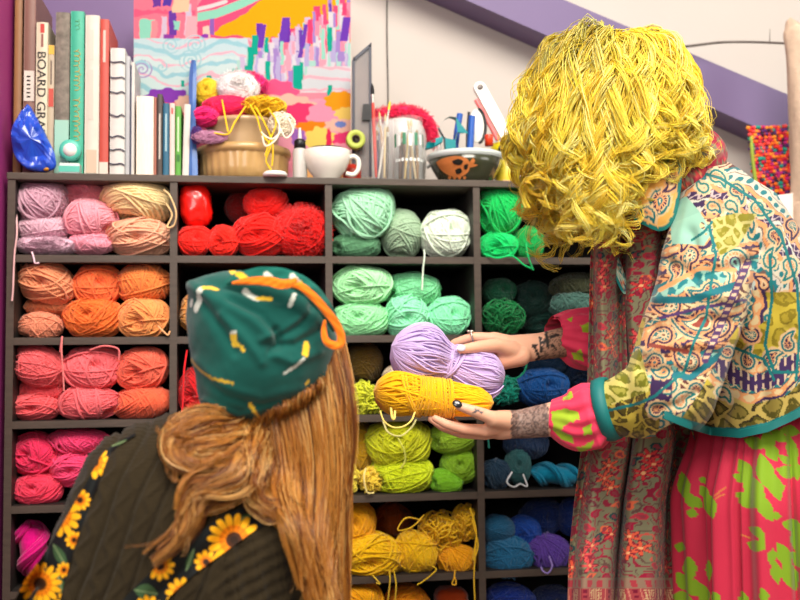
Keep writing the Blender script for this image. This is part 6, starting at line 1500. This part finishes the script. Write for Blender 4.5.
def ribbon(path,width,cf,name,parent,thick=.003,roll=.12,seed=0):
    """a soft band with its own thickness; path of (px,py,y)"""
    c=spline(np.array([at(*p) for p in path]),90); w=1.25*np.interp(np.linspace(0,1,90),np.linspace(0,1,len(width)),width)*mpp(YK); T=np.gradient(c,axis=0); T/=np.linalg.norm(T,axis=1,keepdims=True); m=14; s=np.linspace(-.5,.5,m); P=np.zeros((90,m,3)); Q=P.copy()
    for i in range(90):
        view=np.array([.1,-1,.1]); a=np.cross(T[i],view); a/=np.linalg.norm(a); b=np.cross(a,T[i]); 
        if b@view<0: b=-b
        off=w[i]*(s[:,None]*a+((roll*np.cos(s*math.pi)+.07*np.sin(s*7+i*.22)*np.sin(i*.31))[:,None])*b); P[i]=c[i]+off+b*.0; Q[i]=P[i]-b*thick
    mb=MB(); U,V=project(P.reshape(-1,3)); C=cf(U,V).reshape(90,m,3)
    mb.grid(P,c=C).grid(Q,c=C,flip=True)
    for sl in ((0,slice(None)),(-1,slice(None)),(slice(None),0),(slice(None),-1)): mb.grid(np.stack([P[sl],Q[sl]]),c=np.stack([C[sl],C[sl]]))
    return obj(name,mb,M_jersey,parent,colors=True)
orange=lambda U,V:L3((244,122,22),len(U))
def teal_sp(U,V):
    C=L3((16,98,86),len(U))
    for pts,w,c in (([(238,274),(244,277)],3,yl),([(266,274),(270,276)],2.5,wh),([(292,276),(298,282)],3,wh),([(306,288),(314,297)],2.5,yl),([(322,306),(326,312)],2.5,wh),([(300,283),(304,286)],2,yl)): C[polydist(U,V,pts)<w]=lin(c)
    return C
k=YK-.115
ribbon([(226,283,k+.03),(238,279,k+.02),(262,275,k+.01),(285,277,k),(304,286,k),(318,299,k+.01),(330,316,k+.03),(336,330,k+.05)],[4,10,12,12,13,13,11,6],teal_sp,'scarf_tail',hat)
ribbon([(232,283,k+.01),(248,281,k-.005),(268,281,k-.012),(280,284,k-.014),(290,283,k-.014),(297,279,k-.012)],[2,5,7,7,6,3],orange,'scarf_lining',hat)['label']='orange inner edge of the headscarf'
ribbon([(290,285,k-.012),(300,286,k-.012),(312,295,k-.008),(324,308,k+.0),(335,322,k+.01),(341,335,k+.015),(340,344,k+.015),(333,345,k+.012),(326,340,k+.01),(324,330,k+.012),(325,320,k+.02)],[3,5,6,6,6,6,6,6,5,4,2],orange,'scarf_lining',hat)['label']='orange inner edge of the headscarf'

# ---- long auburn hair
AC=[(190,120,46),(160,92,30),(216,152,74),(120,62,20),(236,184,110),(96,48,16),(190,116,44),(206,136,56)]
def ydep(px,py,front):
    h=hit(swt,px,py); h2=hit(htree,px,py); ys=[q[1] for q in (h,h2) if q is not None]
    return (min(ys) if ys else YK-.02)-front
htree=bvh(hs)
def depth_path(p,front):
    y=np.array([ydep(a,b,front) for a,b in p]); y=np.convolve(np.pad(y,1,'edge'),[.25,.5,.25],'valid'); y=y+(front+.012)*np.clip(1-np.arange(len(y))/1.6,0,1); return np.array([at(a,b,k) for (a,b),k in zip(p,y)])
G_=[]
g=np.random.default_rng(9)
fall=[[(338,338),(346,385),(349,440),(345,500),(340,555),(334,610),(330,660)],[(333,352),(338,400),(342,455),(338,510),(335,560),(338,610),(334,660)],[(325,370),(331,415),(334,470),(331,525),(328,570),(328,615),(326,660)],[(314,385),(321,430),(323,480),(320,535),(322,580),(326,620),(320,660)],[(300,395),(308,440),(311,490),(310,540),(318,585),(322,625),(318,660)],[(286,402),(294,445),(297,490),(302,535),(312,580),(318,620),(316,655)],[(272,408),(280,450),(285,490),(292,520),(300,545),(310,575),(316,600)],[(258,412),(266,452),(274,488),(284,508),(296,524),(306,545),(312,565)]]
fall=np.array(fall,float)
for i in range(210):
    u=g.uniform(0,7)*.999; k=int(u); f=u-k; p=fall[k]*(1-f)+fall[k+1]*f; p=p+np.linspace(2,0,7)[:,None]*np.array([0,1])+g.normal(0,1,(1,2))*np.array([1,2,2.5,3,4,5,6])[:,None]*np.array([1,.3])+np.stack([2.2*np.sin(np.arange(7)*g.uniform(.8,1.4)+g.uniform(0,6)),np.zeros(7)],1)*np.linspace(.2,1.6,7)[:,None]
    cut=g.uniform(.82,1.0); p=spline(p,12)[:max(6,int(12*cut))]; G_.append(spline(depth_path(p,.012+.03*g.uniform()),8))
sweeps=[[(238,416),(222,420),(200,424),(182,434),(176,448),(186,460),(206,463),(226,458),(244,448)],[(252,418),(244,440),(234,462),(216,476),(200,488),(192,504),(188,522),(174,540),(154,556)],[(262,416),(256,445),(246,470),(228,482),(206,486),(192,496),(184,512)],[(246,418),(236,432),(216,440),(198,444),(190,452),(198,460),(214,456)],[(270,414),(268,445),(262,470),(258,488),(266,500),(280,502),(290,494)],[(232,418),(210,424),(188,430),(176,440),(172,452)],[(280,408),(282,440),(280,470),(276,492),(284,508),(298,512)],[(258,418),(250,448),(244,474),(222,488),(200,496),(190,512),(186,528),(180,540)],[(276,410),(276,445),(270,478),(262,494),(272,506),(288,510),(300,520)]]
cnt=[30,12,16,22,22,18,22,12,22]
for p,n_ in zip(sweeps,cnt):
    p=np.array(p,float); p[:,1]+=np.linspace(3,0,len(p))
    for j in range(n_):
        tt=np.linspace(0,1,len(p)); tn=np.gradient(p,axis=0); tn/=np.linalg.norm(tn,axis=1,keepdims=True); q=p+np.stack([-tn[:,1],tn[:,0]],1)*(g.normal()*7.5*(1-.55*tt**1.5)+1.8*np.sin(tt*g.uniform(4,8)+g.uniform(0,6)))[:,None]*(.35+.65*np.clip(tt*4,0,1))[:,None]+tn*g.normal(0,5)*tt[:,None]; G_.append(spline(depth_path(spline(q,12),.008+.022*g.uniform()),8))
for i in range(90):
    x0=g.uniform(204,322); y0=np.interp(x0,[204,212,230,250,275,300,322],[402,414,420,418,405,392,376]); dx=-14 if x0<250 else 4
    q=np.array([(x0,y0),(x0+dx*.3+g.normal(0,3),y0+18),(x0+dx+g.normal(0,6),y0+40),(x0+dx*1.2+g.normal(0,9),y0+62+g.uniform(0,25))]); G_.append(spline(depth_path(spline(q,12),.006+.008*g.uniform()),8))
G_=np.array(G_)
P,r,C=locks(G_,24,31,.0036,.00055,wave=(.0012,.0045),cyc=(.8,1.8),cols=AC,npts=36,frizz=.0003,taper=.4)
mb=MB().tubes(P,r,3,c=C)
sel=g.choice(len(G_),80); jit=G_[sel]+g.normal(0,1,(80,8,3))*np.linspace(.001,.012,8)[None,:,None]
P,r,C=locks(jit,3,33,.003,.0004,wave=(.001,.005),cyc=(1.5,3),cols=AC,npts=36); mb.tubes(P,r,3,c=C)
obj('hair',mb,translucent(mat('auburn_hair',attr=True,rough=.33,spec=.6),.1),kn,colors=True)['label']='long wavy auburn hair falling from under the headscarf'
